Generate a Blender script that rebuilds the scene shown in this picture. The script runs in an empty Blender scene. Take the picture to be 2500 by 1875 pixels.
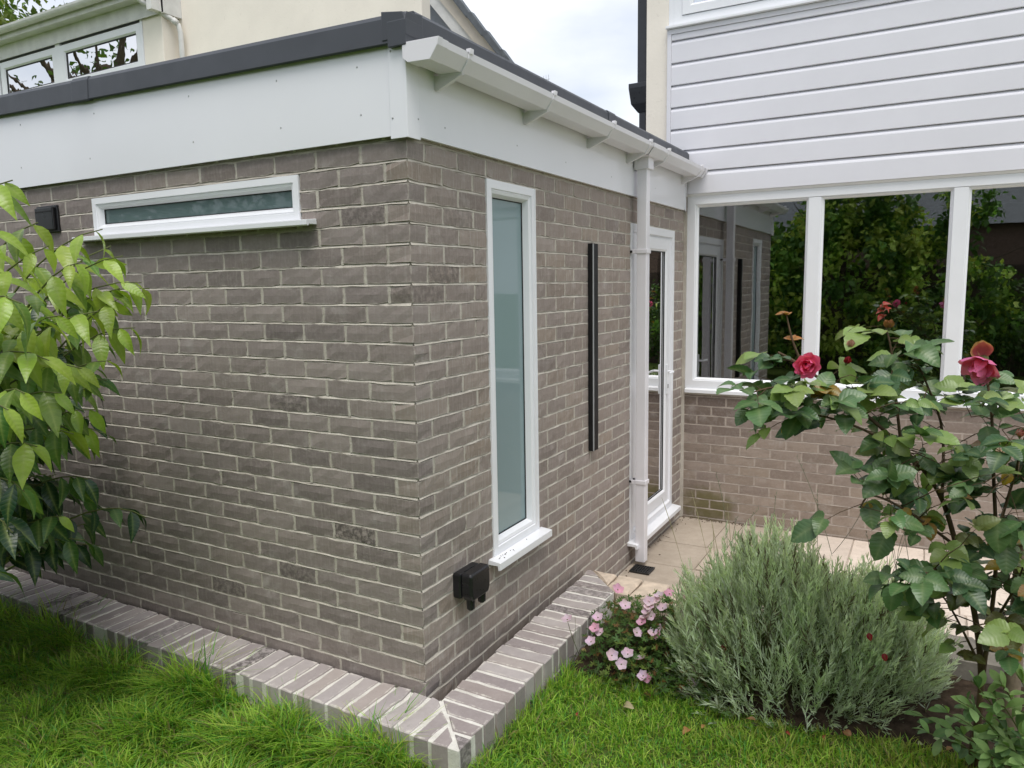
import bpy, math, random
import numpy as np
from mathutils import Matrix, Vector

random.seed(7)
rng = np.random.default_rng(11)
R = math.radians
scene = bpy.context.scene
COL = scene.collection

# ------------------------------------------------------------------ camera
CAM = Vector((1.686, -2.2663, 1.5634))
yaw, pitch, roll = -0.50945, -0.13094, -0.0168
fw = Vector((math.sin(yaw) * math.cos(pitch), math.cos(yaw) * math.cos(pitch), math.sin(pitch)))
rt = Vector((math.cos(yaw), -math.sin(yaw), 0))
upv = rt.cross(fw)
rt, upv = math.cos(roll) * rt + math.sin(roll) * upv, -math.sin(roll) * rt + math.cos(roll) * upv
cd = bpy.data.cameras.new('camera')
cam = bpy.data.objects.new('camera', cd)
COL.objects.link(cam)
M = Matrix((rt, upv, -fw)).transposed().to_4x4()
M.translation = CAM
cam.matrix_world = M
cd.sensor_width = 36
cd.lens = 26.267
cd.clip_start = 0.05
cd.clip_end = 600
scene.camera = cam

# ------------------------------------------------------------------ sky and sun (overcast)
SUN_AZ, SUN_EL = R(150), R(66)          # azimuth clockwise from +Y
wd = bpy.data.worlds.new('World')
scene.world = wd
wd.use_nodes = True
wt = wd.node_tree
for n in list(wt.nodes):
    wt.nodes.remove(n)
wo = wt.nodes.new('ShaderNodeOutputWorld')
bg = wt.nodes.new('ShaderNodeBackground')
sk = wt.nodes.new('ShaderNodeTexSky')
sk.sky_type = 'NISHITA'
sk.sun_disc = False
sk.sun_elevation = SUN_EL
sk.sun_rotation = SUN_AZ
sk.dust_density = 2.0
tc = wt.nodes.new('ShaderNodeTexCoord')
mp = wt.nodes.new('ShaderNodeMapping')
mp.inputs['Scale'].default_value = (1.6, 1.6, 4.0)
nz = wt.nodes.new('ShaderNodeTexNoise')
nz.inputs['Scale'].default_value = 1.7
nz.inputs['Detail'].default_value = 6
cr = wt.nodes.new('ShaderNodeValToRGB')
cr.color_ramp.elements[0].position = 0.34
cr.color_ramp.elements[0].color = (0.5, 0.5, 0.5, 1)
cr.color_ramp.elements[1].position = 0.62
cr.color_ramp.elements[1].color = (1, 1, 1, 1)
mx = wt.nodes.new('ShaderNodeMix')
mx.data_type = 'RGBA'
cl = wt.nodes.new('ShaderNodeRGB')
cl.outputs[0].default_value = (7.9, 8.2, 8.8, 1)
wt.links.new(tc.outputs['Generated'], mp.inputs['Vector'])
wt.links.new(mp.outputs['Vector'], nz.inputs['Vector'])
wt.links.new(nz.outputs['Fac'], cr.inputs['Fac'])
wt.links.new(cr.outputs['Color'], mx.inputs[0])
wt.links.new(sk.outputs['Color'], mx.inputs[6])
wt.links.new(cl.outputs[0], mx.inputs[7])
wt.links.new(mx.outputs[2], bg.inputs['Color'])
bg.inputs['Strength'].default_value = 0.086
wt.links.new(bg.outputs[0], wo.inputs[0])

sd = bpy.data.lights.new('sun', 'SUN')
sd.energy = 1.5
sd.angle = R(35)
sd.color = (1.0, 0.96, 0.9)
sun = bpy.data.objects.new('sun', sd)
COL.objects.link(sun)
sv = Vector((math.sin(SUN_AZ) * math.cos(SUN_EL), math.cos(SUN_AZ) * math.cos(SUN_EL), math.sin(SUN_EL)))
sun.rotation_euler = sv.to_track_quat('Z', 'Y').to_euler()
sun.location = (6, -8, 12)

vs = scene.view_settings
vs.view_transform = 'Standard'
vs.look = 'None'
vs.exposure = 0.68
vs.gamma = 1
vs.use_curve_mapping = False

# ------------------------------------------------------------------ helpers
def lin(r, g, b):
    f = lambda c: (c / 255 / 12.92) if c / 255 <= 0.04045 else ((c / 255 + 0.055) / 1.055) ** 2.4
    return (f(r), f(g), f(b), 1.0)


def tag(o, label=None, cat=None, group=None, kind=None):
    if label: o['label'] = label
    if cat: o['category'] = cat
    if group: o['group'] = group
    if kind: o['kind'] = kind
    return o


def link(o, parent=None):
    COL.objects.link(o)
    if parent is not None:
        o.parent = parent
        o.matrix_parent_inverse = ROOTINV[parent.name]
    return o


ROOTINV = {}


def reg(o, mat=None):
    ROOTINV[o.name] = (mat or Matrix.Identity(4)).inverted()
    return o


def thing(name, label, cat, loc=(0, 0, 0), group=None, kind=None):
    o = bpy.data.objects.new(name, None)
    o.empty_display_size = 0.1
    o.location = loc
    COL.objects.link(o)
    reg(o, Matrix.Translation(loc))
    tag(o, label, cat, group, kind)
    return o


class MB:
    """collects faces given in world coordinates"""
    def __init__(s):
        s.v, s.f = [], []

    def add(s, vs, fs):
        k = len(s.v)
        s.v += [tuple(p) for p in vs]
        s.f += [tuple(i + k for i in f) for f in fs]
        return s

    def box(s, a, b):
        x0, y0, z0 = [min(a[i], b[i]) for i in range(3)]
        x1, y1, z1 = [max(a[i], b[i]) for i in range(3)]
        return s.add([(x0, y0, z0), (x1, y0, z0), (x1, y1, z0), (x0, y1, z0), (x0, y0, z1), (x1, y0, z1), (x1, y1, z1), (x0, y1, z1)],
                     [(0, 3, 2, 1), (4, 5, 6, 7), (0, 1, 5, 4), (1, 2, 6, 5), (2, 3, 7, 6), (3, 0, 4, 7)])

    def extrude(s, poly, P, s0, s1):
        """poly: list of (o, z); P(s, z, o) -> world"""
        n = len(poly)
        v = [P(s0, z, o) for o, z in poly] + [P(s1, z, o) for o, z in poly]
        f = [(i, (i + 1) % n, n + (i + 1) % n, n + i) for i in range(n)]
        f += [tuple(range(n))[::-1], tuple(range(n, 2 * n))]
        return s.add(v, f)

    def prism(s, poly, z0, z1, bev=0.003, fan=False):
        """poly in xy (ccw); top edges rounded a little"""
        n = len(poly)
        c = Vector((sum(p[0] for p in poly) / n, sum(p[1] for p in poly) / n))
        def ins(p, d):
            q = Vector(p[:2]) - c
            l = q.length or 1
            return c + q * max(0.0, (l - d) / l)
        v = [(p[0], p[1], z0) for p in poly] + [(p[0], p[1], z1 - bev) for p in poly] + [(*ins(p, bev * 1.3), z1) for p in poly]
        f = []
        for k in (0, n):
            f += [(k + i, k + (i + 1) % n, k + n + (i + 1) % n, k + n + i) for i in range(n)]
        if fan:
            v.append((c.x, c.y, z1))
            f += [(2 * n + i, 2 * n + (i + 1) % n, 3 * n) for i in range(n)]
        else:
            f.append(tuple(range(2 * n, 3 * n)))
        f.append(tuple(range(n))[::-1])
        return s.add(v, f)

    def ring_sweep(s, rings, close=False):
        n = len(rings[0])
        k = len(s.v)
        for r in rings:
            s.v += [tuple(p) for p in r]
        for j in range(len(rings) - 1):
            for i in range(n):
                s.f.append((k + j * n + i, k + j * n + (i + 1) % n, k + (j + 1) * n + (i + 1) % n, k + (j + 1) * n + i))
        if close:
            s.f.append(tuple(k + i for i in range(n))[::-1])
            s.f.append(tuple(k + (len(rings) - 1) * n + i for i in range(n)))
        return s

    def tube(s, pts, rad, n=8):
        pts = [Vector(p) for p in pts]
        if not isinstance(rad, (list, tuple)):
            rad = [rad] * len(pts)
        rings = []
        for i, p in enumerate(pts):
            t = (pts[min(i + 1, len(pts) - 1)] - pts[max(i - 1, 0)]).normalized()
            a = t.orthogonal().normalized() if i == 0 else (a - t * a.dot(t)).normalized()
            b = t.cross(a)
            rings.append([p + (a * math.cos(2 * math.pi * k / n) + b * math.sin(2 * math.pi * k / n)) * rad[i] for k in range(n)])
        return s.ring_sweep(rings, True)

    def build(s, name, mat, parent=None, smooth=False, bevel=0, kind=None):
        me = bpy.data.meshes.new(name)
        me.from_pydata(s.v, [], s.f)
        me.validate()
        me.update()
        if smooth:
            me.polygons.foreach_set('use_smooth', [True] * len(me.polygons))
        me.materials.append(mat)
        o = bpy.data.objects.new(name, me)
        link(o, parent)
        reg(o, Matrix.Identity(4))
        if bevel:
            m = o.modifiers.new('bevel', 'BEVEL')
            m.width = bevel
            m.segments = 2
            m.limit_method = 'ANGLE'
        if kind:
            o['kind'] = kind
        return o


def mesh_np(name, verts, faces, mat, attrs=None, smooth=False):
    """verts (n,3), faces (m,k) same k"""
    me = bpy.data.meshes.new(name)
    nv, nf, k = len(verts), len(faces), faces.shape[1]
    me.vertices.add(nv)
    me.vertices.foreach_set('co', np.ascontiguousarray(verts, dtype=np.float32).ravel())
    me.loops.add(nf * k)
    me.loops.foreach_set('vertex_index', np.ascontiguousarray(faces, dtype=np.int32).ravel())
    me.polygons.add(nf)
    me.polygons.foreach_set('loop_start', np.arange(0, nf * k, k, dtype=np.int32))
    me.polygons.foreach_set('use_smooth', np.full(nf, bool(smooth)))
    for an, arr in (attrs or {}).items():
        if arr.ndim == 1:
            a = me.attributes.new(an, 'FLOAT', 'POINT')
            a.data.foreach_set('value', arr.astype(np.float32))
        else:
            a = me.attributes.new(an, 'FLOAT_COLOR', 'POINT')
            c = np.ones((nv, 4), dtype=np.float32)
            c[:, :arr.shape[1]] = arr
            a.data.foreach_set('color', c.ravel())
    me.update()
    me.validate()
    me.materials.append(mat)
    return me


# wall frames: P(s, z, o): s along the wall, o outwards
PL = lambda s, z, o: (s, -o, z)
PR = lambda s, z, o: (o, s, z)
L = 3.52
PM = lambda s, z, o: (s, L - o, z)


def sweep_frame(mb, P, s0, s1, z0, z1, prof):
    """rectangular frame, prof = [(inset, o), ...] swept round with mitres"""
    rings = []
    for ins, o in prof:
        rings.append([P(s0 + ins, z0 + ins, o), P(s1 - ins, z0 + ins, o), P(s1 - ins, z1 - ins, o), P(s0 + ins, z1 - ins, o)])
    mb.ring_sweep(rings)
    return mb


# ------------------------------------------------------------------ materials
class NT:
    def __init__(s, name):
        s.m = bpy.data.materials.new(name)
        s.m.use_nodes = True
        s.t = s.m.node_tree
        s.b = s.t.nodes['Principled BSDF']
        s.out = s.t.nodes['Material Output']

    def n(s, typ, **kw):
        x = s.t.nodes.new(typ)
        for k, v in kw.items():
            if hasattr(x, k):
                setattr(x, k, v)
            else:
                x.inputs[k].default_value = v
        return x

    def l(s, a, b):
        s.t.links.new(a, b)

    def pos(s, scale=(1, 1, 1)):
        g = s.n('ShaderNodeNewGeometry')
        m = s.n('ShaderNodeMapping')
        m.inputs['Scale'].default_value = scale
        s.l(g.outputs['Position'], m.inputs['Vector'])
        return m.outputs['Vector']

    def noise(s, scale, detail=4, rough=0.55, vec=None, mapscale=(1, 1, 1)):
        x = s.n('ShaderNodeTexNoise')
        x.inputs['Scale'].default_value = scale
        x.inputs['Detail'].default_value = detail
        x.inputs['Roughness'].default_value = rough
        s.l(vec if vec is not None else s.pos(mapscale), x.inputs['Vector'])
        return x.outputs['Fac']

    def ramp(s, fac, p0, p1, c0=(0, 0, 0, 1), c1=(1, 1, 1, 1)):
        x = s.n('ShaderNodeValToRGB')
        e = x.color_ramp.elements
        e[0].position, e[1].position = p0, p1
        e[0].color, e[1].color = c0, c1
        s.l(fac, x.inputs['Fac'])
        return x.outputs['Color']

    def mix(s, fac, a, b, mode='MIX'):
        x = s.n('ShaderNodeMix', data_type='RGBA', blend_type=mode)
        for i, v in ((0, fac), (6, a), (7, b)):
            if isinstance(v, (int, float)):
                x.inputs[i].default_value = v
            elif isinstance(v, tuple):
                x.inputs[i].default_value = v
            else:
                s.l(v, x.inputs[i])
        return x.outputs[2]

    def math(s, op, a, b=0.0):
        x = s.n('ShaderNodeMath', operation=op)
        for i, v in ((0, a), (1, b)):
            if isinstance(v, (int, float)):
                x.inputs[i].default_value = v
            else:
                s.l(v, x.inputs[i])
        return x.outputs[0]

    def bump(s, h, strength=0.3, dist=0.002):
        x = s.n('ShaderNodeBump')
        x.inputs['Strength'].default_value = strength
        x.inputs['Distance'].default_value = dist
        s.l(h, x.inputs['Height'])
        s.l(x.outputs[0], s.b.inputs['Normal'])

    def set(s, col=None, rough=None, spec=None):
        if col is not None:
            if isinstance(col, tuple):
                s.b.inputs['Base Color'].default_value = col
            else:
                s.l(col, s.b.inputs['Base Color'])
        if rough is not None:
            if isinstance(rough, (int, float)):
                s.b.inputs['Roughness'].default_value = rough
            else:
                s.l(rough, s.b.inputs['Roughness'])
        if spec is not None:
            s.b.inputs['Specular IOR Level'].default_value = spec
        return s.m


def plain(name, col, rough=0.5, var=0.12, scale=9.0, spec=0.5, bump=0.0, bscale=120, grime=None):
    t = NT(name)
    nzv = t.noise(scale, 5)
    d = tuple(c * (1 - var) for c in col[:3]) + (1,)
    u = tuple(min(1, c * (1 + var * .6)) for c in col[:3]) + (1,)
    c = t.ramp(nzv, 0.3, 0.7, d, u)
    if grime:
        g = t.ramp(t.noise(22, 8, 0.7), 0.60, 0.72)
        c = t.mix(t.math('MULTIPLY', g, grime[1]), c, grime[0])
    if var < .05:
        t.set(c, rough, spec)
        return t.m
    r = t.ramp(t.noise(scale * 2.3, 3), 0.2, 0.8, (max(0, rough - .07),) * 3 + (1,), (min(1, rough + .09),) * 3 + (1,))
    t.set(c, r, spec)
    if bump:
        t.bump(t.noise(bscale, 5), bump, 0.003)
    return t.m


def brick_mat(name, src, ca, cb, warm, mort, streak=0.5, smear=0.55, moss=False):
    t = NT(name)
    if src == 'OBJ':
        oi = t.n('ShaderNodeObjectInfo')
        tone = t.n('ShaderNodeSeparateColor')
        t.l(oi.outputs['Color'], tone.inputs[0])
    else:
        at = t.n('ShaderNodeAttribute', attribute_name='col')
        tone = t.n('ShaderNodeSeparateColor')
        t.l(at.outputs['Color'], tone.inputs[0])
    c = t.mix(tone.outputs[0], ca, cb)
    c = t.mix(t.math('MULTIPLY', tone.outputs[1], 0.55), c, warm)
    # mottling within the brick
    n1 = t.noise(14, 6, 0.62)
    c = t.mix(t.ramp(n1, 0.35, 0.7), t.mix(1.0, c, (0.87, 0.865, 0.86, 1), 'MULTIPLY'), c)
    n2 = t.noise(60, 5, 0.7)
    c = t.mix(t.math('MULTIPLY', t.ramp(n2, 0.45, 0.75), 0.22), c, (0.46, 0.43, 0.40, 1))
    # drag marks running down the face
    st = t.noise(1.0, 4, 0.6, mapscale=(95, 95, 6))
    c = t.mix(t.math('MULTIPLY', t.ramp(st, 0.5, 0.72), t.math('MULTIPLY', t.math('ADD', tone.outputs[1], .3), streak)), c, (0.48, 0.445, 0.41, 1))
    # pale lime bloom in patches
    bl = t.ramp(t.noise(6.5, 7, 0.66), 0.56, 0.72)
    c = t.mix(t.math('MULTIPLY', bl, 0.30), c, (0.56, 0.53, 0.50, 1))
    # mortar smeared over the arrises
    ed = t.n('ShaderNodeAttribute', attribute_name='edge')
    es = t.n('ShaderNodeSeparateColor')
    t.l(ed.outputs['Color'], es.inputs[0])
    md = t.math('MINIMUM', t.math('MINIMUM', es.outputs[0], es.outputs[1]), t.math('MINIMUM', es.outputs[2], ed.outputs['Alpha']))
    e2 = t.math('MULTIPLY', t.math('SUBTRACT', 1.0, t.math('MINIMUM', t.math('MULTIPLY', md, 75.0), 1.0)), 0.5)
    sm = t.ramp(t.math('ADD', e2, t.math('MULTIPLY', t.noise(26, 6, 0.7), 0.9)), 0.80, 0.94)
    c = t.mix(t.math('MULTIPLY', sm, smear), c, mort)
    # pits, and the odd sooty brick
    pt = t.ramp(t.noise(150, 2, 0.5), 0.22, 0.3, (1, 1, 1, 1), (0, 0, 0, 1))
    c = t.mix(t.math('MULTIPLY', pt, 0.5), c, (0.05, 0.045, 0.04, 1))
    so = t.math('MULTIPLY', tone.outputs[2], t.ramp(t.noise(38, 6, 0.75), 0.42, 0.56))
    c = t.mix(so, c, (0.035, 0.03, 0.028, 1))
    if moss:
        g = t.n('ShaderNodeNewGeometry')
        sp = t.n('ShaderNodeSeparateXYZ')
        t.l(g.outputs['Position'], sp.inputs[0])
        dx = t.math('DIVIDE', t.math('SUBTRACT', sp.outputs[0], .22), .34)
        dz = t.math('DIVIDE', t.math('ADD', sp.outputs[2], .20), .22)
        rr_ = t.math('ADD', t.math('MULTIPLY', dx, dx), t.math('MULTIPLY', dz, dz))
        ms = t.ramp(t.math('SUBTRACT', t.math('SUBTRACT', 1.15, rr_), t.noise(9, 5, .65)), .05, .55)
        c = t.mix(t.math('MULTIPLY', ms, .75), c, (0.115, 0.105, 0.028, 1))
    t.set(c, 0.86, 0.25)
    t.bump(t.math('ADD', t.noise(70, 6, 0.7), t.math('MULTIPLY', st, 0.5)), 0.45, 0.0035)
    return t.m


def mortar_mat(name, ca, cb):
    t = NT(name)
    c = t.mix(t.ramp(t.noise(9, 6, 0.65), 0.3, 0.7), ca, cb)
    c = t.mix(t.math('MULTIPLY', t.ramp(t.noise(160, 3), 0.5, 0.7), 0.3), c, tuple(x * .6 for x in ca[:3]) + (1,))
    t.set(c, 0.95, 0.15)
    t.bump(t.noise(130, 6, 0.75), 0.7, 0.004)
    return t.m


def leaf_mat(name, src, rough=0.42, trans=0.28, rib=(0.42, 0.5, 0.2, 1), ribamt=0.35, spec=0.4, spots=0.0, veins=0):
    t = NT(name)
    if src == 'OBJ':
        c = t.n('ShaderNodeObjectInfo').outputs['Color']
    else:
        c = t.n('ShaderNodeAttribute', attribute_name='col').outputs['Color']
    rb = t.math('POWER', t.n('ShaderNodeAttribute', attribute_name='rib').outputs['Fac'], 5.0)
    c = t.mix(t.math('MULTIPLY', rb, ribamt), c, rib)
    v = t.noise(28, 4, 0.6)
    c = t.mix(t.ramp(v, 0.3, 0.72), t.mix(1.0, c, (0.74, 0.78, 0.70, 1), 'MULTIPLY'), c)
    if veins:
        lv_ = t.n('ShaderNodeAttribute', attribute_name='lv').outputs['Fac']
        wv_ = t.math('ABSOLUTE', t.math('SINE', t.math('MULTIPLY', lv_, veins * 3.14159)))
        c = t.mix(t.math('MULTIPLY', t.ramp(wv_, 0.0, 0.30, (1, 1, 1, 1), (0, 0, 0, 1)), .13), c, rib)
    if spots:
        sp = t.ramp(t.noise(75, 2, 0.5), 0.66, 0.72)
        c = t.mix(t.math('MULTIPLY', sp, spots), c, (0.11, 0.05, 0.02, 1))
    t.set(c, rough, spec)
    if veins:
        t.bump(t.math('ADD', t.math('MULTIPLY', wv_, 1.0), t.math('MULTIPLY', t.noise(60, 3), 1.2)), 0.22, 0.002)
    else:
        t.bump(t.noise(90, 3), 0.25, 0.002)
    tr = t.n('ShaderNodeBsdfTranslucent')
    t.l(t.mix(1.0, c, (1.25, 1.3, 0.7, 1), 'MULTIPLY'), tr.inputs['Color'])
    ms = t.n('ShaderNodeMixShader')
    ms.inputs[0].default_value = trans
    t.l(t.b.outputs[0], ms.inputs[1])
    t.l(tr.outputs[0], ms.inputs[2])
    t.l(ms.outputs[0], t.out.inputs[0])
    return t.m


def glass_mat(name, tint=(0.75, 0.8, 0.8, 1), ior=3.2, wob=0.02):
    t = NT(name)
    fr = t.n('ShaderNodeFresnel')
    fr.inputs['IOR'].default_value = ior
    gl = t.n('ShaderNodeBsdfGlossy')
    gl.inputs['Roughness'].default_value = 0.0
    tr = t.n('ShaderNodeBsdfTransparent')
    tr.inputs['Color'].default_value = tint
    bp = t.n('ShaderNodeBump')
    bp.inputs['Strength'].default_value = wob
    bp.inputs['Distance'].default_value = 0.02
    t.l(t.noise(2.4, 2), bp.inputs['Height'])
    t.l(bp.outputs[0], gl.inputs['Normal'])
    ms = t.n('ShaderNodeMixShader')
    t.l(fr.outputs[0], ms.inputs[0])
    t.l(tr.outputs[0], ms.inputs[1])
    t.l(gl.outputs[0], ms.inputs[2])
    t.l(ms.outputs[0], t.out.inputs[0])
    return t.m


MORT = (0.50, 0.46, 0.40, 1)
BR_O = brick_mat('brick_face', 'OBJ', (0.215, 0.182, 0.172, 1), (0.365, 0.312, 0.288, 1), (0.36, 0.285, 0.215, 1), MORT)
BR_A = brick_mat('brick_face_far', 'ATTR', (0.215, 0.182, 0.172, 1), (0.365, 0.312, 0.288, 1), (0.36, 0.285, 0.215, 1), MORT)
HB_O = brick_mat('house_brick', 'OBJ', (0.175, 0.135, 0.115, 1), (0.36, 0.295, 0.255, 1), (0.36, 0.29, 0.215, 1), (0.46, 0.40, 0.345, 1), streak=0.0, smear=0.3, moss=True)
CB_O = brick_mat('coping_brick', 'OBJ', (0.31, 0.27, 0.268, 1), (0.46, 0.42, 0.412, 1), (0.40, 0.33, 0.28, 1), (0.62, 0.585, 0.53, 1), streak=0.0, smear=0.85)
M_MORT = mortar_mat('mortar', (0.44, 0.40, 0.34, 1), (0.63, 0.59, 0.52, 1))
M_MORT2 = mortar_mat('house_mortar', (0.34, 0.285, 0.245, 1), (0.46, 0.40, 0.345, 1))
M_MORT3 = mortar_mat('coping_mortar', (0.60, 0.575, 0.525, 1), (0.82, 0.80, 0.745, 1))
WHITE = plain('white_upvc', (0.84, 0.85, 0.88, 1), 0.28, 0.03, 3, 0.5)
CLAD = plain('white_cladding', (0.755, 0.75, 0.80, 1), 0.38, 0.03, 3, 0.4)
FASC = plain('fascia_white', (0.84, 0.845, 0.885, 1), 0.16, 0.025, 2, 0.5)
PIPEW = plain('white_rainwater_goods', (0.80, 0.785, 0.82, 1), 0.3, 0.04, 4, 0.5)
OLDW = plain('weathered_white', (0.68, 0.68, 0.66, 1), 0.5, 0.12, 6, 0.4, grime=((0.3, 0.29, 0.24, 1), 0.25))
TRIM = plain('roof_edge_grey', (0.050, 0.055, 0.066, 1), 0.42, 0.10, 5, 0.5)
ROOFD = plain('roof_membrane', (0.10, 0.105, 0.11, 1), 0.8, 0.2, 5, 0.3)
BLACK = plain('black_plastic', (0.012, 0.012, 0.014, 1), 0.3, 0.2, 20, 0.5)
BLACKM = plain('black_matt', (0.010, 0.010, 0.011, 1), 0.5, 0.2, 12, 0.35, grime=((0.4, 0.4, 0.38, 1), 0.02))
GREYP = plain('black_rainwater_pipe', (0.022, 0.024, 0.030, 1), 0.3, 0.2, 10, 0.5)
RENDER = plain('cream_render', (0.875, 0.815, 0.725, 1), 0.92, 0.05, 2.2, 0.2, bump=0.5, bscale=42, grime=((0.45, 0.40, 0.32, 1), 0.25))
SLABM = None
SOFFIT = plain('beige_soffit', (0.60, 0.55, 0.47, 1), 0.7, 0.1, 4)
GREYPANEL = plain('grey_panel', (0.22, 0.24, 0.27, 1), 0.6, 0.1, 5)
SLATE = plain('slate_tile', (0.11, 0.125, 0.14, 1), 0.65, 0.25, 14, 0.4, bump=0.2)
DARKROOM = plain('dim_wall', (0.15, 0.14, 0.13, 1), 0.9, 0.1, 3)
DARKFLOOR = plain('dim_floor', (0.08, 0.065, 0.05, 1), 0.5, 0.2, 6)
LED = plain('light_diffuser', (0.42, 0.43, 0.44, 1), 0.35, 0.05, 8)
METAL = plain('dark_iron', (0.02, 0.02, 0.02, 1), 0.5, 0.3, 30)
STONE = plain('cream_stone', (0.60, 0.50, 0.40, 1), 0.9, 0.22, 17, 0.2, bump=0.5, bscale=60, grime=((0.25, 0.22, 0.18, 1), 0.3))
GSTONE = plain('grey_stone', (0.22, 0.20, 0.17, 1), 0.92, 0.35, 14, 0.2, bump=0.7, bscale=45)
GLASS = glass_mat('window_glass')
GLASSN = glass_mat('neighbour_glass', (0.5, 0.55, 0.55, 1), 3.2, 0.06)
SCREW = plain('screw_cap', (0.45, 0.46, 0.47, 1), 0.3)


def frosted(name, col, rough):
    t = NT(name)
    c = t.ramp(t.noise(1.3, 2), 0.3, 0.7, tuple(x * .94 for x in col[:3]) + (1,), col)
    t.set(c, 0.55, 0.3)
    t.b.inputs['Coat Weight'].default_value = 0.9
    t.b.inputs['Coat Roughness'].default_value = rough
    return t.m


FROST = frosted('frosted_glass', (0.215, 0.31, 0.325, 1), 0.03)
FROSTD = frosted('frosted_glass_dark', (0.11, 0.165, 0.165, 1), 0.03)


def slab_mat():
    t = NT('paving_slab')
    oi = t.n('ShaderNodeObjectInfo')
    c = oi.outputs['Color']
    c = t.mix(t.ramp(t.noise(8, 7, 0.65), 0.3, 0.7), t.mix(1.0, c, (0.78, 0.77, 0.75, 1), 'MULTIPLY'), c)
    c = t.mix(t.math('MULTIPLY', t.ramp(t.noise(55, 6, 0.7), 0.55, 0.7), 0.35), c, (0.25, 0.22, 0.18, 1))
    t.set(c, 0.9, 0.2)
    t.bump(t.noise(60, 6, 0.7), 0.4, 0.004)
    return t.m


SLABM = slab_mat()


# ------------------------------------------------------------------ bricks
def brick_verts(sx, sy, sz, rg, nx=4, nz=2, jit=0.0022):
    """box with its front (y=0), both ends, top and bottom gridded; local x 0..sx, y 0..sy, z 0..sz, edges uneven"""
    g = {}
    vs, fs, ed = [], [], []
    def pt(i, j, k):
        key = (i, j, k)
        if key not in g:
            x, y, z = sx * i / nx, sy * j, sz * k / nz
            ex = i in (0, nx); ez = k in (0, nz); ey = j in (0, 1)
            q = [x, y, z]
            if ez: q[2] += rg.normal(0, jit) * (1 if not ex else .6)
            if ex: q[0] += rg.normal(0, jit * .8)
            if ex and ez:
                q[0] += (1 if i == 0 else -1) * abs(rg.normal(0.0015, .0012))
                q[2] += (1 if k == 0 else -1) * abs(rg.normal(0.0015, .0012))
            if j == 0: q[1] += rg.normal(0, .0009) + (0.0012 if (ex or ez) else 0)
            g[key] = q
        return g[key]
    seen = {}
    face = 0
    def vid(i, j, k):
        key = (face, i, j, k)
        if key not in seen:
            seen[key] = len(vs)
            vs.append(pt(i, j, k))
            a, w = (sx * i / nx, sx) if face != 1 else (sy * j, sy)
            b, h = (sz * k / nz, sz) if face != 2 else (sy * j, sy)
            ed.append((a, w - a, b, h - b))      # distances to the four arrises of this face
        return seen[key]
    for i in range(nx):
        for k in range(nz):
            fs.append((vid(i, 0, k), vid(i + 1, 0, k), vid(i + 1, 0, k + 1), vid(i, 0, k + 1)))
    face = 1
    for k in range(nz):
        fs.append((vid(0, 1, k), vid(0, 0, k), vid(0, 0, k + 1), vid(0, 1, k + 1)))
        fs.append((vid(nx, 0, k), vid(nx, 1, k), vid(nx, 1, k + 1), vid(nx, 0, k + 1)))
    face = 2
    for i in range(nx):
        fs.append((vid(i, 0, nz), vid(i + 1, 0, nz), vid(i + 1, 1, nz), vid(i, 1, nz)))
        fs.append((vid(i, 1, 0), vid(i + 1, 1, 0), vid(i + 1, 0, 0), vid(i, 0, 0)))
    return np.array(vs), np.array(fs), np.array(ed)


BRICKS = {}


def brick_mesh(sx, sy, sz, mat, key, nvar=10, jit=0.0022):
    k = (round(sx, 3), round(sy, 3), round(sz, 3), key)
    if k not in BRICKS:
        BRICKS[k] = []
    lst = BRICKS[k]
    if len(lst) < nvar and (len(lst) == 0 or random.random() < 0.5):
        v, f, e = brick_verts(sx, sy, sz, rng, jit=jit)
        me = mesh_np('brick', v, f, mat, {'edge': e})
        lst.append((me, v, f, e))
    return random.choice(lst)


def tone():
    a = min(1, max(0, random.gauss(.45, .24)))
    w = max(0, random.gauss(.1, .3))
    return [a, min(1, w), 0.0]


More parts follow.
